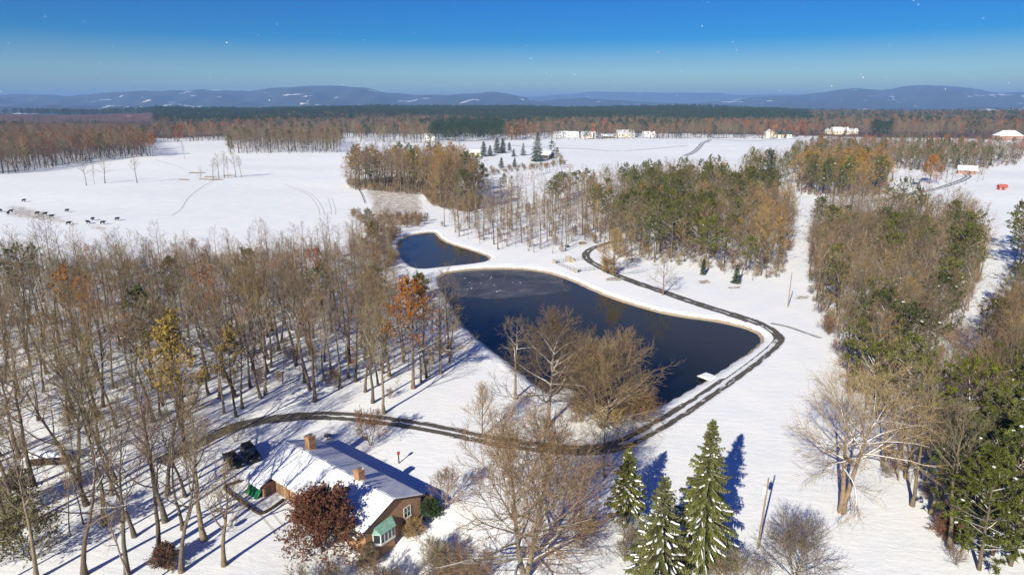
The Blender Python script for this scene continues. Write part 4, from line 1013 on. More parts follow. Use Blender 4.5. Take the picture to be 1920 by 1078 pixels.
def mountain(name, label, prof, D, depth, mat, seed, base=-32):
    px = np.arange(prof[0][0], prof[-1][0] + 1, 7.0); yy = np.interp(px, *zip(*prof))
    rs = np.random.RandomState(seed)
    fb = lambda u, sc: sum(np.sin(u * sc * 2 ** k + rs.uniform(0, 6)) / 1.7 ** k for k in range(6))
    k_ = fb(px, .03) * .5
    yy = yy + k_ * .7
    top = CAM_H + D * (195 - yy) / FOC
    nr = 30; ts = np.linspace(-1, .45, nr); rows = []
    for t in ts:
        y = D + t * depth * (1 if t < 0 else .9)
        f = (1 - abs(t)) ** 1.25 if t < 0 else 1 - t * 1.2
        x = (px - 960) / FOC * y
        gul = .5 * np.sin(px * .045 + 5 * t + seed) + .35 * np.sin(px * .11 - 9 * t) + .3 * np.sin(px * .021 + 3 * t + 2)
        h = base + (top - base) * f * (1 + .34 * gul * (abs(t) > .02) * min(1, abs(t) * 2.4)) + 14 * gul * (t > -.98)
        h = np.minimum(h, top + 4); rows.append(np.stack([x, np.full_like(x, y), h], -1))
    me = grid_mesh(name, np.array(rows).reshape(-1, 3), len(px), nr)
    if me.polygons[0].normal.z < 0: me.flip_normals()
    me.materials.append(mat); structure(link(name, me), label, 'mountain')
mountain('mountain_ridge', 'long wooded mountain ridge on the left horizon with white fields', [(-400, 182), (0, 178), (170, 180), (300, 173), (430, 170), (490, 173), (540, 168), (610, 163), (660, 166), (700, 168), (740, 175), (800, 180), (850, 180), (890, 177), (930, 175), (975, 182), (1003, 188), (1050, 187), (1090, 186), (1150, 189), (1250, 194), (1400, 199), (1500, 204)], 9500, 3600, M['mtn'], 3)
mountain('mountain_ridge', 'wooded mountain with a broad top on the right horizon', [(1080, 203), (1250, 196), (1330, 190), (1400, 184), (1450, 182), (1500, 177), (1540, 172), (1580, 168), (1620, 171), (1660, 165), (1700, 163), (1760, 165), (1800, 172), (1840, 178), (1880, 173), (1950, 170), (2100, 172), (2400, 185)], 10400, 4200, M['mtn'], 7)
mountain('mountain_ridge', 'pale far mountain range in the haze at the centre of the horizon', [(700, 195), (900, 186), (1003, 183), (1060, 178), (1110, 174), (1170, 175), (1250, 177), (1330, 176), (1380, 180), (1480, 179), (1560, 182), (1800, 185), (2300, 190)], 16500, 3000, M['mtn_far'], 13)
mountain('foothill_ridge', 'low wooded foothills with snowy clearings below the mountains', [(-400, 199), (0, 197), (200, 198), (400, 201), (700, 203), (1000, 203), (1250, 204), (1500, 205), (1700, 203), (1920, 202), (2300, 200)], 5600, 1500, M['mtn'], 21)

# ------------------------------------------------------------------ brick house
def window(parent, x0, x1, y0, y1, z0, z1, face, panes=(2, 1)):
    """window set in a wall; face 'x+' 'y-' 'x-': which way it looks; frame with panes and a sill"""
    ax = face[0]; sg = 1 if face[1] == '+' else -1
    a0, a1 = (y0, y1) if ax == 'x' else (x0, x1); w = x0 if ax == 'x' else y0
    def bx(b, p0, p1, q0, q1, d0, d1):
        lo, hi = sorted((w + sg * d0, w + sg * d1))
        return b.box(lo, hi, p0, p1, q0, q1) if ax == 'x' else b.box(p0, p1, lo, hi, q0, q1)
    b = MB(); f = .09
    bx(b, a0 - f, a0, z0 - f, z1 + f, -.02, .06); bx(b, a1, a1 + f, z0 - f, z1 + f, -.02, .06)
    bx(b, a0, a1, z1, z1 + f, -.02, .058); bx(b, a0, a1, z0 - f, z0, -.02, .058)
    for k in range(1, panes[0]):
        c = a0 + (a1 - a0) * k / panes[0]; bx(b, c - .03, c + .03, z0, z1, -.02, .052)
    for k in range(1, panes[1]):
        c = z0 + (z1 - z0) * k / panes[1]; bx(b, a0, a1, c - .025, c + .025, -.02, .045)
    o = b.obj('window', M['trim'], parent)
    for k in range(panes[0]):
        c0 = a0 + (a1 - a0) * k / panes[0]; c1 = a0 + (a1 - a0) * (k + 1) / panes[0]
        bx(MB(), c0, c1, z0, z1, .004, .02).obj('pane', M['glass'], o)
    bx(MB(), a0 - .15, a1 + .15, z0 - f - .07, z0 - f - .005, -.02, .13).obj('sill', M['trim'], o)
    return o

def snow_slab(name, f, u0, u1, v0, v1, nu, nv, th, parent, seed, drop=.0, hole=None):
    """blanket of snow on a roof plane; f(u,v) -> point; uneven edge and thickness"""
    rs = np.random.RandomState(seed); U = np.linspace(u0, u1, nu); Vv = np.linspace(v0, v1, nv)
    ph = rs.uniform(0, 6, 6)
    def fb(u, v): return .5 * np.sin(u * 1.3 + ph[0]) * np.sin(v * 1.1 + ph[1]) + .3 * np.sin(u * 3.1 + v * 2.3 + ph[2]) + .2 * np.sin(u * 6.7 - v * 5.1 + ph[3])
    b = MB()
    for top in (1, 0):
        for v in Vv:
            for u in U:
                e = min(u - u0, u1 - u, v1 - v); k = min(1, max(0, e / .18)) ** .5
                p = f(u, v if v < v1 else v + .06 * fb(u, 3.))
                b.v.append((p[0], p[1], p[2] + (th * (.35 + .65 * k) * (1 + .22 * fb(u, v)) if top else .004)))
    q = nu * nv
    for j in range(nv - 1):
        for i in range(nu - 1):
            a = j * nu + i; b.f.append((a, a + 1, a + nu + 1, a + nu)); b.m.append(0)
            b.f.append((q + a, q + a + nu, q + a + nu + 1, q + a + 1)); b.m.append(0)
    ring = [i for i in range(nu)] + [j * nu + nu - 1 for j in range(1, nv)] + [(nv - 1) * nu + i for i in range(nu - 2, -1, -1)] + [j * nu for j in range(nv - 2, 0, -1)]
    for i, a in enumerate(ring):
        c = ring[(i + 1) % len(ring)]; b.f.append((a, q + a, q + c, c)); b.m.append(0)
    o = b.obj(name, M['snow'], parent, True)
    return o

def house():
    h = thing('brick_house', 'long brick ranch house with a snow covered gable roof in the front clearing', 'house', (-23.9, 76.7, .05), math.radians(-38.1))
    X, Yw, E, R, sl = 11.7, 4.6, 2.55, 4.6, (4.6 - 2.6) / 5.05
    rz = lambda y: R - abs(y) * sl
    b = MB(); b.prism([(-Yw, -3.2), (Yw, -3.2), (Yw, rz(Yw) - .2), (0, R - .2), (-Yw, rz(Yw) - .2)], 'x', -X + .25, X - .25)
    b.obj('wall', M['brick'], h)
    b = MB(); b.box(-X + .3, -7.9, -6.35, -4.62, -1.0, rz(6.4) - .15); b.obj('porch_wall', M['brick'], h)
    # roof boards
    b = MB()
    b.prism([(0, R), (-5.05, rz(5.05)), (-5.05, rz(5.05) - .16), (0, R - .18)], 'x', -7.7, X)
    b.prism([(0, R), (-6.95, rz(6.95)), (-6.95, rz(6.95) - .16), (0, R - .18)], 'x', -X, -7.703)
    b.prism([(0, R - .001), (5.05, rz(5.05)), (5.05, rz(5.05) - .16), (0, R - .179)], 'x', -X, X)
    roof = b.obj('roof', M['shingle'], h)
    snow_slab('snow', lambda u, v: (u, -v, rz(v)), -7.69, X + .03, 0.02, 5.08, 110, 34, .15, roof, 1)
    snow_slab('snow', lambda u, v: (u, -v, rz(v)), -X - .03, -7.70, 0.02, 7.0, 28, 44, .15, roof, 2)
    snow_slab('snow', lambda u, v: (u, v, rz(v)), -X - .03, X + .03, 0.02, 5.06, 120, 30, .13, roof, 3)
    # fascia, gutter, rake boards
    b = MB(); b.box(-7.69, X + .02, -5.10, -5.052, rz(5.05) - .2, rz(5.05) + .02); b.obj('gutter', M['trim'], h)
    b = MB(); b.box(-X - .02, X + .02, 5.052, 5.15, rz(5.05) - .2, rz(5.05) + .02); b.obj('gutter', M['trim'], h)
    b = MB(); b.box(-X - .02, -7.70, -7.0, -6.952, rz(6.95) - .2, rz(6.95) + .02); b.obj('gutter', M['trim'], h)
    for sy in (-1, 1):
        b = MB(); b.prism([(0, R + .02), (sy * 5.05, rz(5.05) + .02), (sy * 5.05, rz(5.05) - .22), (0, R - .24)], 'x', X + .002, X + .05); b.obj('rake_board', M['wood_dark'], h)
    b = MB()
    b.prism([(0, R - .19), (-5.05, rz(5.05) - .17), (-5.05, rz(5.05) - .2), (0, R - .22)], 'x', X - .25, X); b.obj('soffit', M['wood'], h)
    # chimneys
    for cx, cy, w, t_, in ((-7.6, 1.35, .55, 6.25), (4.7, .25, .50, 6.05)):
        c = MB().box(cx - w, cx + w, cy - w, cy + w, rz(cy) - .6, t_).box(cx - w - .07, cx + w + .07, cy - w - .07, cy + w + .07, t_ - .22, t_ - .1).obj('chimney', M['brick'], h)
        MB().box(cx - .3, cx + .3, cy - .3, cy + .3, t_ + .002, t_ + .16).obj('flue_cap', M['iron'], c)
        rng = random.Random(int(cx * 9)); s = MB()
        for _ in range(3): s.blob((cx + rng.uniform(-w, w) * .8, cy + rng.uniform(.3, w), t_ + .02), (.2, .2, .04), rng)
        s.obj('snow', M['snow'], c)['kind'] = 'stuff'
    # gable end facing right: window, bay window, basement
    gx = X - .25
    window(h, gx, gx, 1.7, 2.75, .75, 2.15, 'x+', (2, 2))
    window(h, gx, gx, 1.2, 2.6, -1.9, -.9, 'x+', (2, 1))
    window(h, gx, gx, -3.9, -2.9, -2.0, -1.0, 'x+', (2, 1))
    bay = MB(); y0, y1, d = -3.5, -.1, .85
    pl = [(gx, y0), (gx + d, y0 + .55), (gx + d, y1 - .55), (gx, y1)]
    def shell(poly, z0, z1, nm, mat, par, b=None):
        b = b or MB(); n = len(poly); i = len(b.v)
        for z in (z0, z1): b.v += [(p[0], p[1], z) for p in poly]
        b.f += [tuple(range(i, i + n))[::-1], tuple(range(i + n, i + 2 * n))]; b.m += [0, 0]
        for k in range(n): b.f.append((i + k, i + (k + 1) % n, i + n + (k + 1) % n, i + n + k)); b.m.append(0)
        return b.obj(nm, mat, par)
    bay = shell(pl, -.25, 1.45, 'bay_window', M['trim'], h)
    shell([(gx, y0 + .15), (gx + d - .1, y0 + .65), (gx + d - .1, y1 - .65), (gx, y1 - .15)], -3.1, -.26, 'bay_base', M['brick'], h)
    pts = pl
    for k, n in ((0, 1), (1, 4), (2, 1)):
        p, q = Vector((*pts[k], 0)), Vector((*pts[k + 1], 0)); dv = (q - p).normalized(); nn = Vector((dv.y, -dv.x, 0)); L = (q - p).length
        if nn.x < 0: nn = -nn
        for j in range(n):
            a = p + dv * (L * j / n + .10) + nn * .012; c = p + dv * (L * (j + 1) / n - .10) + nn * .012
            MB().face([a + UP * .15, c + UP * .15, c + UP * 1.3, a + UP * 1.3]).obj('pane', M['glass'], bay)
    g = MB(); o_ = .15; pr = [(gx, y0 - .2, 1.46), (gx + d + o_, y0 + .45, 1.46), (gx + d + o_, y1 - .45, 1.46), (gx, y1 + .2, 1.46)]; tp = [(gx, y0 + .25, 2.35), (gx, y1 - .25, 2.35)]
    g.face([pr[0], pr[1], tp[0]]); g.face([pr[1], pr[2], tp[1], tp[0]]); g.face([pr[2], pr[3], tp[1]]); g.face([pr[3], pr[2], pr[1], pr[0]])
    g.obj('bay_roof', M['copper'], h)
    # front: windows, doors, porch recess
    for a in (-2.6, 1.2, 5.0, 8.6): window(h, a, a + 1.4, -Yw, -Yw, .7, 2.0, 'y-', (2, 2))
    dd = MB().box(-6.9, -5.9, -Yw - .05, -Yw + .02, -.1, 1.95).obj('door', M['wood'], h)
    MB().blob((-6.05, -Yw - .09, .95), (.05, .05, .05), random.Random(1)).obj('handle', M['steel'], dd)
    dd = MB().box(-7.9 - .02, -7.9 + .05, -6.1, -5.2, -.5, 1.35).obj('door', M['wood'], h)
    MB().blob((-7.81, -5.3, .5), (.05, .05, .05), random.Random(2)).obj('handle', M['steel'], dd)
    for a in (-9, -4.5, 0, 3.2, 7.4): window(h, a, a + 1.3, Yw, Yw, .8, 2.05, 'y+', (2, 2))
    window(h, -X + .25, -X + .25, -1.5, .2, .7, 2.0, 'x-', (2, 2))
    return h
HOUSE = house()
HM = Matrix.Translation((-23.9, 76.7, 0)) @ Matrix.Rotation(math.radians(-38.1), 4, 'Z')
def hp(x, y):
    p = HM @ Vector((x, y, 0)); return p.x, p.y

# green tarp hung under the porch eave
b = MB(); nx, nz = 16, 7
for j in range(nz):
    for i in range(nx):
        u, v = i / (nx - 1), j / (nz - 1)
        b.v.append((u * 3.0, -.9 * v * v - .25 * v + .09 * math.sin(u * 19 + v * 2) * (.3 + v), -1.75 * v + .12 * math.sin(u * 7) * v))
for j in range(nz - 1):
    for i in range(nx - 1): b.f.append((j * nx + i, j * nx + i + 1, (j + 1) * nx + i + 1, (j + 1) * nx + i)); b.m.append(0)
x, y = hp(-11.1, -6.5)
o = b.obj('tarp', M['tarp'], None, True); o.location = (x, y, 1.62); o.rotation_euler = (0, 0, math.radians(-38.1))
sd = o.modifiers.new('thickness', 'SOLIDIFY'); sd.thickness = .02
tag(o, 'rumpled green tarp hanging below the low eave at the left end of the brick house', 'tarp')

# low dark edging wall round the terrace
P = [on(*p) for p in [(452, 903), (432, 909), (421, 916), (440, 932), (470, 953), (488, 964), (505, 957), (522, 946), (532, 938)]]
L = catmull([(p[0], p[1]) for p in P], .8); b = MB(); V = []
T = np.gradient(L, axis=0); T /= np.linalg.norm(T, axis=1, keepdims=True); Nn = np.stack([T[:, 1], -T[:, 0]], 1)
zt = terr(L[:, 0], L[:, 1]); rng = random.Random(3)
for k in range(len(L)):
    hh = .32 + rng.uniform(-.05, .05)
    for s, z in ((-.16, -.3), (-.16, hh), (.16, hh), (.16, -.3)): b.v.append((L[k, 0] + Nn[k, 0] * s, L[k, 1] + Nn[k, 1] * s, zt[k] + z))
for k in range(len(L) - 1):
    for j in range(3): b.f.append((4 * k + j, 4 * k + j + 1, 4 * k + 5 + j, 4 * k + 4 + j)); b.m.append(0)
b.f += [(0, 1, 2, 3), tuple(4 * (len(L) - 1) + q for q in (3, 2, 1, 0))]; b.m += [0, 0]
tag(b.obj('retaining_wall', M['wood_dark']), 'low dark brown wall edging the terrace left of the house', 'wall')

# ------------------------------------------------------------------ cars
def car(name, label, px, py, rz, paint, suv=True, snow=False, group=None):
    x, y, z = on(px, py)
    t = thing(name, label, 'car', (x, y, z), rz, group)
    Lh, Wd, Ht = 2.4, .95, 1.78 if suv else 1.45
    # stations along the car: x, half width low, belt z, roof z, roof half width
    st = [(-2.4, .80, .95, .95, .70), (-2.3, .90, 1.05, 1.06, .74), (-2.05, .95, 1.06, Ht - .12, .66), (-1.6, .96, 1.07, Ht, .68), (0.0, .97, 1.05, Ht + .01, .69), (.45, .97, 1.04, Ht - .06, .67), (1.15, .96, 1.0, 1.02, .74), (1.9, .93, .92, .94, .72), (2.3, .88, .78, .8, .68), (2.42, .80, .66, .68, .62)] if suv else [(-2.3, .8, .8, .82, .7), (-2.1, .88, .95, .97, .72), (-1.5, .92, .97, 1.0, .7), (-1.0, .93, .96, Ht - .06, .6), (0, .94, .95, Ht, .62), (.35, .94, .94, Ht - .05, .6), (1.1, .93, .9, .93, .7), (1.9, .9, .82, .84, .7), (2.25, .82, .7, .72, .62)]
    b = MB(); n = 10
    for X, w, zb, zr, rw in st:
        prof = [(-w * .9, .28), (-w, .5), (-w, zb - .08), (-w * .96, zb), (-rw, zr - .05), (-rw * .8, zr), (rw * .8, zr), (rw, zr - .05), (w * .96, zb), (w, zb - .08), (w, .5), (w * .9, .28)]
        n = len(prof); b.v += [(X, p, q) for p, q in prof]
    for k in range(len(st) - 1):
        for j in range(n - 1): b.f.append((k * n + j, k * n + j + 1, (k + 1) * n + j + 1, (k + 1) * n + j)); b.m.append(0)
        b.f.append((k * n + n - 1, k * n, (k + 1) * n, (k + 1) * n + n - 1)); b.m.append(0)
    b.f += [tuple(range(n))[::-1], tuple((len(st) - 1) * n + j for j in range(n))]; b.m += [0, 0]
    b.obj('body', paint, t, True)
    xa, xb = (-1.7, .55) if suv else (-1.0, .5)
    for s in (-1, 1):
        for q0, q1 in ((xa, -.55), (-.47, xb)):
            w0, w1, z0, z1 = .955, .72, 1.1 if suv else 1.0, Ht - .17
            MB().face([(q0, s * w0, z0), (q1 + .2, s * w0, z0), (q1 - .15, s * w1, z1), (q0 + .05, s * w1, z1)]).obj('side_window', M['glass'], t)
        MB().box(2.30, 2.40, s * .62 - .16, s * .62 + .16, .60, .74).obj('headlight', M['steel'], t)
        MB().box(-2.40, -2.28, s * .70 - .1, s * .70 + .1, .72, .98).obj('tail_light', M['red_paint'], t)
        for wx in (-1.45, 1.45):
            wl = MB(); c = [Vector((wx, s * .98, .36)), Vector((wx, s * .76, .36))]; wl.tube(c, [.36, .36], 16)
            wl.face([(wx + .36 * math.cos(a), s * .98, .36 + .36 * math.sin(a)) for a in np.linspace(0, 6.283, 17)[:-1]])
            o = wl.obj('wheel', M['rubber'], t)
            MB().face([(wx + .22 * math.cos(a), s * .988, .36 + .22 * math.sin(a)) for a in np.linspace(0, 6.283, 13)[:-1]]).obj('rim', M['steel'], o)
    MB().face([(1.13, -.72, 1.06), (1.13, .72, 1.06), (.52, .6, Ht - .08), (.52, -.6, Ht - .08)]).obj('windscreen', M['glass'], t)
    return t
car('parked_car', 'black parked car at the left end of the brick house', 470, 856, math.radians(-52), M['black_paint'])
car('parked_car', 'second black parked car half hidden by branches next to the house', 438, 868, math.radians(-48), M['black_paint'], suv=False)
car('parked_car', 'blue car parked in the shade beside the orange tree', 1717, 346, math.radians(10), M['blue_paint'], suv=False)

# ------------------------------------------------------------------ small things round the house
x, y, z = on(92, 868)
t = thing('snow_capped_pile', 'long low dark wood pile under a rounded cap of snow among the bare trees', 'wood pile', (x, y, z), .12)
rng = random.Random(8)
for r in range(4):
    for k in range(9):
        xx = -2.4 + k * .58 + (r % 2) * .29
        MB().tube([Vector((xx, -.65 + rng.uniform(-.08, .08), .24 + r * .36)), Vector((xx, .65, .24 + r * .36))], [.26 * rng.uniform(.85, 1.05)] * 2, 8).face([(xx + .25 * math.cos(a), -.66, .24 + r * .36 + .25 * math.sin(a)) for a in np.linspace(0, 6.283, 9)[:-1]]).obj('log', M['wood_dark'], t)
b = MB(); nu, nv = 22, 9
for j in range(nv):
    for i in range(nu):
        u, v = 2 * i / (nu - 1) - 1, 2 * j / (nv - 1) - 1
        hh = max(0, 1 - abs(u) ** 3.0) * max(0, 1 - abs(v) ** 2.6)
        b.v.append((u * 2.95, v * 1.0, 1.42 + .62 * hh ** .6 + .05 * math.sin(u * 9) * hh))
for j in range(nv - 1):
    for i in range(nu - 1): b.f.append((j * nu + i, j * nu + i + 1, (j + 1) * nu + i + 1, (j + 1) * nu + i)); b.m.append(0)
o = b.obj('snow_cap', M['snow'], t, True); md = o.modifiers.new('s', 'SOLIDIFY'); md.thickness = .12

x, y, z = on(432, 992)
t = thing('kettle_grill', 'small round kettle grill with snow on its lid alone in the front yard', 'grill', (x, y, z), 0)
rng = random.Random(4)
def dome(r, z0, z1, f0, f1, n=14, m=6):
    b = MB(); pts = [(r * math.sin(a), (z0 + (z1 - z0) * (1 - math.cos(a)))) for a in np.linspace(f0, f1, m)]
    for k, (q, zz) in enumerate(pts):
        for j in range(n): b.v.append((q * math.cos(2 * math.pi * j / n), q * math.sin(2 * math.pi * j / n), zz))
    for k in range(m - 1):
        for j in range(n): b.f.append((k * n + j, k * n + (j + 1) % n, (k + 1) * n + (j + 1) % n, (k + 1) * n + j)); b.m.append(0)
    return b
dome(.42, .45, .85, .05, 1.57).obj('bowl', M['iron'], t, True)
dome(.43, 1.22, .86, .05, 1.57).obj('lid', M['steel'], t, True)
dome(.36, 1.30, 1.0, .05, 1.4).obj('snow', M['snow'], t, True)
for k in range(3):
    a = k * 2.1; MB().tube([Vector((.25 * math.cos(a), .25 * math.sin(a), .55)), Vector((.42 * math.cos(a), .42 * math.sin(a), -.05))], [.03, .03], 5).obj('leg', M['iron'], t)

x, y, z = on(748, 868)
t = thing('lamp_post', 'short dark lamp post with a rust red head behind the house', 'lamp post', (x, y, z), 0)
MB().tube([Vector((0, 0, -.2)), Vector((0, 0, 1.35))], [.11, .09], 8).obj('post', M['wood_dark'], t)
MB().tube([Vector((0, 0, 1.35)), Vector((0, 0, 1.5)), Vector((0, 0, 1.85)), Vector((0, 0, 2.0))], [.1, .22, .24, .03], 6).obj('lamp_head', M['lamp_red'], t)
x, y, z = on(615, 824)
t = thing('patio_table', 'round dark patio table in the shade behind the house', 'table', (x, y, z), 0)
MB().tube([Vector((0, 0, .72)), Vector((0, 0, .78))], [.65, .65], 14).face([(.65 * math.cos(a), .65 * math.sin(a), .781) for a in np.linspace(0, 6.283, 15)[:-1]]).obj('table_top', M['iron'], t)
MB().tube([Vector((0, 0, -.1)), Vector((0, 0, .72))], [.12, .07], 8).obj('leg', M['iron'], t)

def bush(px, py, label, seed, H, mats, leaves=0, leaf=.15, name='bush', spread=.6, **kw):
    hero(px, py, bare(seed, H, .09, clear=.05, spread=spread, low=75, top=12, nl=14, nb=6, nt=6, stems=3, tilt=20, leaves=leaves, leaf=leaf, **kw), mats, label, name, cat='bush')
bush(775, 1002, 'brown twiggy bush against the bay window wall of the house', 801, 2.2, (BL, M['twig_tan'], M['leaf_gold']), 1, .12, leaf_prob=.4)
bush(806, 962, 'dark evergreen shrub dusted with snow at the corner of the house', 802, 2.2, (BD, M['needle_dark'], M['needle_dark']), 5, .12)
bush(60, 1050, 'olive green leafy bush in the lower left corner', 803, 7.5, (BK, M['twig'], M['needle']), 2, .2, leaf_prob=.6)
bush(30, 960, 'second olive leafy bush at the left edge', 804, 5.5, (BK, M['twig'], M['needle']), 2, .2, leaf_prob=.5)
bush(310, 1062, 'dark low bush between trunks at the lower left', 805, 2.6, (BD, M['twig_grey'], M['leaf_dark_red']), 2, .12)
bush(690, 1060, 'grey brown brush mass at the bottom edge below the house corner', 806, 2.4, (BK, M['twig_grey'], None))
bush(820, 1078, 'grey twiggy brush at the bottom edge left of the big foreground tree', 807, 4.5, (BK, M['twig_grey'], None))
bush(1205, 790, 'low reddish thicket at the near pond corner', 808, 4.0, (BK, M['twig_red'], None), spread=.9)
bush(1090, 790, 'brown thicket on the pond bank under the fan shaped tree', 809, 3.6, (BK, M['twig_red'], None), spread=.8)
bush(1140, 520 - 6, 'low orange thicket beside the driveway bend', 810, 5.0, (BK, M['twig_tan'], M['leaf_gold']), 1, .15)
bush(1775, 1005, 'low shrub with faded red leaves under the right corner pines', 811, 2.8, (BK, M['twig_red'], M['leaf_dark_red']), 1, .1)
bush(1555, 625, 'bare shrub at the tip of the right wood near the driveway bend', 812, 4, (BK, M['twig_red'], None))

# ------------------------------------------------------------------ dock, poles, fences by the pond
x, y = flat(1327, 706, LAKE_Z + .5)
t = thing('dock', 'small snow covered wooden dock on the straight edge of the pond', 'dock', (x, y, LAKE_Z), math.radians(38))
for k in range(8): MB().box(-1.5, 1.5, -1.5 + k * .38, -1.15 + k * .38, .45, .52).obj('plank', M['wood'], t)
for sx in (-1.3, 1.3):
    for sy in (-1.3, 1.3): MB().tube([Vector((sx, sy, -2)), Vector((sx, sy, .449))], [.1, .1], 6).obj('post', M['wood_dark'], t)
snow_slab('snow', lambda u, v: (u, v, .522), -1.5, 1.5, -1.5, 1.5, 14, 14, .14, t, 9)
x, y, z = on(1366, 684)
t = thing('mooring_post', 'short light post on the pond edge right of the dock', 'post', (x, y, z), 0)
MB().tube([Vector((0, 0, -.3)), Vector((0, 0, .9)), Vector((0, 0, 1.0))], [.13, .12, .05], 8).obj('post', M['pole_wood'], t)
MB().box(-.35, .35, -.04, .04, .55, .75).obj('board', M['pole_wood'], t)

def pole(px, py, h, label, transformer, lean=0.0):
    x, y, z = on(px, py); t = thing('utility_pole', label, 'utility pole', (x, y, z), .3); t.rotation_euler = (0, lean, .3)
    MB().tube([Vector((0, 0, -.5)), Vector((0, 0, h))], [.14, .09], 8).obj('pole', M['pole_wood'], t)
    MB().tube([Vector((0, 0, h + .002)), Vector((0, 0, h + .2))], [.06, .02], 6).obj('pole_cap', M['iron'], t)
    if transformer:
        c = MB().tube([Vector((-.36, 0, h - 2.0)), Vector((-.36, 0, h - 1.95)), Vector((-.36, 0, h - 1.05)), Vector((-.36, 0, h - .95))], [.05, .24, .24, .05], 10).obj('transformer', M['white_siding'], t)
        MB().tube([Vector((-.36, 0, h - .96)), Vector((-.36, 0, h - .7))], [.05, .04], 6).obj('bushing', M['steel'], c)
        MB().box(-.16, -.08, -.05, .05, h - 1.7, h - 1.3).obj('bracket', M['steel'], t)
pole(1421, 1028, 9.6, 'wooden utility pole with a white transformer in the right foreground snow', True, .03)
pole(1477, 576, 9.5, 'bare wooden utility pole standing at the foot of the snowy lane', False)

t = thing('garden_fence', 'iron rail fence with stone pillars round a small plot above the pond', 'fence', on(1090, 500), 0)
fx, fy, fz = t.location
CN = [on(*p) for p in ((1039, 494), (1080, 511), (1146, 503), (1092, 488), (1065, 491))]
loc = lambda p: Vector((p[0] - fx, p[1] - fy, p[2] - fz))
for k in (0, 1, 4):
    p = loc(CN[k]); w = .55 if k < 2 else .8; h = 1.5 if k < 2 else 2.2
    q = MB().box(p.x - w, p.x + w, p.y - w, p.y + w, -.3, h).obj('pillar', M['stone'], t)
    MB().box(p.x - w - .1, p.x + w + .1, p.y - w - .1, p.y + w + .1, h + .002, h + .15).obj('cap_stone', M['stone'], q)
p = loc(CN[4]); MB().prism([(p.x + .8, -.3), (p.x + 3.2, -.3), (p.x + .8, 2.0)], 'y', p.y - .4, p.y + .4).obj('buttress', M['stone'], t)
for a, c in ((0, 1), (1, 2), (0, 4), (4, 3)):
    p, q = loc(CN[a]), loc(CN[c])
    for z in (.35, .8, 1.2): MB().tube([p + UP * z, q + UP * z], [.035, .035], 4).obj('rail', M['iron'], t)
    n = int((q - p).length / 1.6)
    for k in range(1, n + 1):
        c_ = p.lerp(q, k / n); MB().tube([c_ - UP * .2, c_ + UP * 1.3], [.045, .045], 4).obj('post', M['iron'], t)

def paddock(px, label, gap=4.5, h=1.3, mat='iron'):
    P = catmull([on(*p)[:2] for p in px], gap); zz = terr(P[:, 0], P[:, 1])
    t = thing('paddock_fence', label, 'fence', (P[0, 0], P[0, 1], zz[0]), 0); o = np.array([P[0, 0], P[0, 1], zz[0]])
    Q = [Vector((P[k, 0] - o[0], P[k, 1] - o[1], zz[k] - o[2])) for k in range(len(P))]
    for z in (.5, .95): MB().tube([q + UP * z for q in Q], [.07] * len(Q), 4).obj('rail', M[mat], t)
    b = MB()
    for q in Q: b.tube([q - UP * .2, q + UP * h], [.1, .1], 4)
    s = b.obj('post', M[mat], t); s['kind'] = 'stuff'
paddock([(1055, 279), (1100, 281), (1140, 284), (1180, 284), (1240, 279), (1290, 274)], 'thin paddock rail fence crossing the far snow field below the houses')
paddock([(940, 271), (985, 276), (1020, 277), (1055, 279)], 'paddock rail fence left of the far houses field')
paddock([(1340, 263), (1400, 266), (1450, 264), (1520, 259)], 'paddock rail fence below the cream barn')
paddock([(668, 350), (676, 362), (684, 382)], 'dark post fence along the stubble patch', 3, 1.2, 'wood_dark')

# ------------------------------------------------------------------ farm buildings
def building(name, label, px, py, L, Wd, eave, rise, rz, wall, roofm, snow=True, hip=False, nwin=4, cat='house', porch=False, chim=False):
    x, y, z = on(px, py); t = thing(name, label, cat, (x, y, z), rz)
    l, w = L / 2, Wd / 2
    MB().prism([(-w, -1), (w, -1), (w, eave), (0, eave + (rise if not hip else 0.001)), (-w, eave)], 'x', -l, l).obj('wall', wall, t)
    o = .5; b = MB()
    if hip:
        a = [(-l - o, -w - o, eave), (l + o, -w - o, eave), (l + o, w + o, eave), (-l - o, w + o, eave)]; k = min(l, w) * .8
        r0, r1 = (-l + k, 0, eave + rise), (l - k, 0, eave + rise)
        b.face([a[0], a[1], r1, r0]); b.face([a[1], a[2], r1]); b.face([a[2], a[3], r0, r1]); b.face([a[3], a[0], r0]); b.face(a[::-1])
    else:
        s = rise / w; th = .3
        for sg in (-1, 1): b.prism([(0, eave + rise + th), (sg * (w + o), eave - s * o + th), (sg * (w + o), eave - s * o), (0, eave + rise)], 'x', -l - o, l + o)
    b.obj('roof', M['snow'] if snow else roofm, t)
    for k in range(nwin):
        c = -l + L * (k + .5) / nwin; ww = min(1.6, L / nwin * .35)
        if k == nwin // 2:
            MB().box(c - .6, c + .6, -w - .06, -w + .02, -.2, 2.1).obj('door', M['wood_dark'], t)
        else: window(t, c - ww / 2, c + ww / 2, -w, -w, eave * .35, eave * .75, 'y-', (2, 1))
    if porch: MB().box(-l * .2, l * .9, -w - 2.6, -w - .01, eave * .45, eave * .45 + .3).obj('porch_roof', M['snow'], t)
    if chim: MB().box(-.9, .9, -.6, .6, eave + rise - 1, eave + rise + 1.6).obj('chimney', M['brick_red'], t)
    return t
building('barn', 'cream barn with a gable front among far bare trees', 1442, 258, 17, 13, 8, 5, math.radians(80), M['cream'], M['green_metal'], nwin=3, cat='barn')
building('barn', 'long cream wing with a dark green roof right of the cream barn', 1463, 258, 32, 14, 5.5, 5, math.radians(-8), M['cream'], M['green_metal'], snow=False, nwin=5, cat='barn')
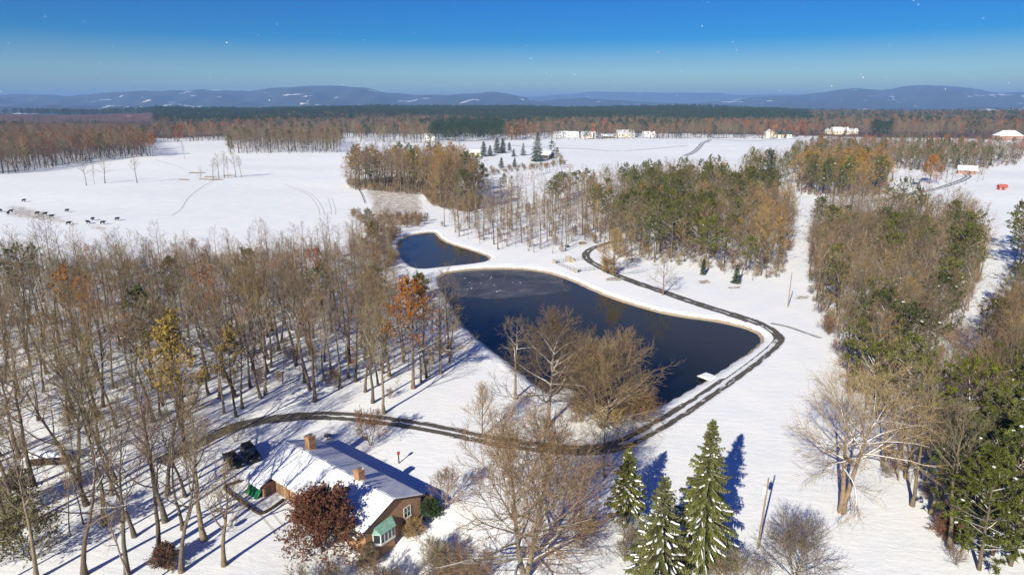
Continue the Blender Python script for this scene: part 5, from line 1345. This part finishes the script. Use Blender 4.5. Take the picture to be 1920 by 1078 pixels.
building('farm_house', 'small white roofed house left of the large cream house', 1546, 251, 12, 9, 5, 4, .2, M['cream'], M['snow'], nwin=3)
building('farm_house', 'large cream house with snowy dormer roof on the right hill', 1573, 252, 30, 14, 6, 6, .1, M['cream'], M['snow'], nwin=6)
building('farm_house', 'snow roofed wing right of the large cream house', 1598, 251, 16, 11, 4.5, 4.5, -.15, M['cream'], M['snow'], nwin=4)
building('brick_farm_house', 'two storey red brick house with a snowy hip roof at the right edge', 1888, 263, 32, 20, 6.5, 7.5, -.12, M['brick_red'], M['snow'], hip=True, nwin=6, porch=True, chim=True)
building('farm_house', 'long low white house left of the far white houses row', 1052, 257, 24, 12, 4, 5, .1, M['white_siding'], M['snow'])
building('farm_house', 'white house with wide snowy roof second in the far row', 1074, 257, 18, 11, 4, 4.5, -.1, M['white_siding'], M['snow'])
building('farm_house', 'cream house with a snowy roof in the middle of the far row', 1103, 258, 22, 12, 4.5, 5, .05, M['cream'], M['snow'])
building('farm_shed', 'low open shed below the far houses', 1139, 259, 18, 10, 3, 3, -.2, M['wood'], M['snow'], nwin=3, cat='shed')
building('farm_house', 'biggest white roofed house of the far row', 1172, 257, 28, 14, 5, 6, .08, M['cream'], M['snow'], nwin=5)
building('farm_house', 'white house at the right end of the far row', 1216, 256, 20, 11, 4, 4, -.05, M['white_siding'], M['snow'])
building('farm_house', 'faint white house between dark conifers on the far left', 806, 263, 16, 10, 4.5, 5, .1, M['white_siding'], M['snow'])
building('low_barn', 'low open tan barn beside the farm conifers', 886, 291, 17, 8, 3, 2, .12, M['cream'], M['snow'], nwin=3, cat='barn')
building('farm_shed', 'dark timber shed right of the tall farm spruce', 1027, 297, 11, 8, 3.6, 3, -.6, M['wood_dark'], M['snow'], nwin=3, cat='shed')
building('brick_cottage', 'small brick cottage with a snowy roof behind bare trees on the right', 1812, 326, 12, 8, 3.2, 2.8, -.5, M['brick_red'], M['snow'], nwin=4)
building('red_shed', 'tiny bright red shed alone in the right snow field', 1878, 356, 4, 3.0, 2.0, 1.2, -.2, M['red_paint'], M['red_paint'], snow=False, nwin=3, cat='shed')
building('far_house', 'bright white building on the far left ridge', 172, 210.5, 46, 18, 7, 7, 0, M['white_siding'], M['snow'], nwin=4) if False else None

# brush pile in the left field, cut logs lying about
rng = random.Random(31)
for i, (px, py, L_) in enumerate([(345, 338, 9), (383, 337, 7), (395, 333, 10), (405, 338, 9), (370, 325, 12), (430, 330, 8)]):
    x, y, z = on(px, py); a = rng.uniform(-.3, .3); t = thing('fallen_log', ['left most fallen log in the left field', 'short fallen log left of the field trees', 'fallen trunk under the field trees', 'fallen trunk in front of the field trees', 'long fallen trunk behind the field trees', 'fallen log right of the field trees'][i], 'log', (x, y, z), a)
    MB().tube([Vector((-L_ / 2, 0, .25)), Vector((0, .3, .35)), Vector((L_ / 2, 0, .3))], [.4, .33, .15], 6).obj('trunk', M['wood'], t)
    for k in range(4):
        xx = rng.uniform(0, L_ / 2); MB().tube([Vector((xx, .1, .3)), Vector((xx + rng.uniform(.5, 2), rng.uniform(-2, 2), rng.uniform(.5, 2)))], [.1, 0], 4).obj('branch', M['twig_red'], t)
x, y, z = on(1092, 458)
t = thing('log_pile', 'small pile of pale cut logs in the snow beside the thin grove', 'log pile', (x, y, z), .4)
for k in range(7): MB().tube([Vector((-1.2, (k % 4) * .5 - .75 + (k // 4) * .25, .25 + (k // 4) * .42)), Vector((1.2, (k % 4) * .5 - .75 + (k // 4) * .25, .25 + (k // 4) * .42))], [.25, .25], 7).obj('log', M['pole_wood'], t)
x, y, z = on(1063, 464)
t = thing('wheelbarrow', 'small green wheelbarrow in the snow beside the thin grove', 'wheelbarrow', (x, y, z), .2)
MB().prism([(-.9, .85), (.9, .85), (.5, .35), (-.6, .35)], 'y', -.5, .5).obj('tray', M['tarp'], t)
MB().tube([Vector((.85, -.06, .25)), Vector((.85, .06, .25))], [.25, .25], 10).obj('wheel', M['rubber'], t)
for s in (-.35, .35):
    MB().tube([Vector((-1.6, s, .75)), Vector((.8, s * .3, .3))], [.03, .03], 5).obj('handle', M['wood'], t)
    MB().tube([Vector((-.5, s, .4)), Vector((-.55, s, -.03))], [.03, .03], 5).obj('leg', M['iron'], t)

# ------------------------------------------------------------------ cattle: one continuous skinned body, copied
def cow_mesh():
    J = [(0, 0, 1.05), (.55, 0, 1.08), (-.55, 0, 1.06), (.85, 0, 1.25), (1.1, 0, 1.35), (1.38, 0, 1.15),
         (.5, .22, .75), (.5, .24, .4), (.52, .24, .02), (.5, -.22, .75), (.5, -.24, .4), (.45, -.24, .02),
         (-.6, .24, .78), (-.68, .26, .42), (-.62, .26, .02), (-.6, -.24, .78), (-.68, -.26, .42), (-.66, -.26, .02), (-.82, 0, 1.15), (-.95, 0, .6), (1.15, .2, 1.4), (1.15, -.2, 1.4)]
    Ed = [(0, 1), (0, 2), (1, 3), (3, 4), (4, 5), (1, 6), (6, 7), (7, 8), (1, 9), (9, 10), (10, 11), (2, 12), (12, 13), (13, 14), (2, 15), (15, 16), (16, 17), (2, 18), (18, 19), (4, 20), (4, 21)]
    R = [.42, .38, .36, .22, .15, .09, .15, .08, .07, .15, .08, .07, .17, .08, .07, .17, .08, .07, .06, .03, .04, .04]
    me = bpy.data.meshes.new('cow_skeleton'); me.from_pydata(J, Ed, [])
    o = bpy.data.objects.new('cow_skeleton', me); COL.objects.link(o)
    md = o.modifiers.new('skin', 'SKIN')
    for v, r in zip(me.skin_vertices[0].data, R): v.radius = (r * .85, r)
    me.skin_vertices[0].data[0].use_root = True
    o.modifiers.new('sub', 'SUBSURF').levels = 1
    dg = bpy.context.evaluated_depsgraph_get(); r = bpy.data.meshes.new_from_object(o.evaluated_get(dg))
    bpy.data.objects.remove(o); r.materials.clear(); r.materials.append(M['cow']); r.polygons.foreach_set('use_smooth', [True] * len(r.polygons))
    return r
CM = cow_mesh()
for i, (px, py, a, lab) in enumerate([(45, 379, .1, 'black cow standing highest and apart in the left field'), (2, 398, 2.8, 'black cow cut by the left edge of the picture'), (21, 399, .2, 'black cow near the left edge by the trampled snow'), (16, 403, 1.9, 'black cow just below another at the left edge'), (70, 403, .1, 'left of two black cows walking in line on trampled snow'), (85, 404, .05, 'right of two black cows walking in line on trampled snow'), (126, 398, -.1, 'lone black cow right of the trampled snow'), (97, 409, .6, 'small dark cow lying low on trampled snow'), (129, 422, 0.2, 'black cow at the lower edge of the trampled snow'), (166, 420, 3.0, 'black cow left of the rust bush'), (174, 414, -.4, 'black cow behind the rust bush'), (193, 421, .2, 'black cow right of the rust bush'), (220, 414, 0, 'right most black cow in the left field')]):
    x, y, z = on(px, py); o = link('cow', CM); o.location = (x, y, z); o.rotation_euler = (0, 0, a); o.scale = (1.15,) * 3
    tag(o, lab, 'cow', 'black cattle in the left field')

# ------------------------------------------------------------------ falling flakes and the haze in the air
rng = random.Random(62); b = MB()
for _ in range(120):
    d = rng.uniform(22, 60); px, py = rng.uniform(-100, 2020), rng.uniform(-60, 190)
    r = ray(px, py); s = d * rng.choice((.0003, .0004, .0005, .0006))
    b.blob((r[0] * d, r[1] * d, CAM_H + r[2] * d), (s * rng.uniform(.9, 1.6), s, s), rng)
tag(b.obj('snowflakes', M['snow']), 'scattered snowflakes drifting in the air', 'snow', kind='stuff')

m = bpy.data.materials.new('haze'); m.use_nodes = True; t = m.node_tree; t.nodes.clear()
out = t.nodes.new('ShaderNodeOutputMaterial'); pv = t.nodes.new('ShaderNodeVolumePrincipled')
pv.inputs['Color'].default_value = (.30, .55, 1.0, 1); pv.inputs['Density'].default_value = 1.15e-4
t.links.new(pv.outputs[0], out.inputs['Volume'])
o = MB().box(-25000, 25000, -25000, 25000, -60, 365).obj('haze', m)
tag(o, 'thin blue winter haze in the air', 'haze', kind='stuff')
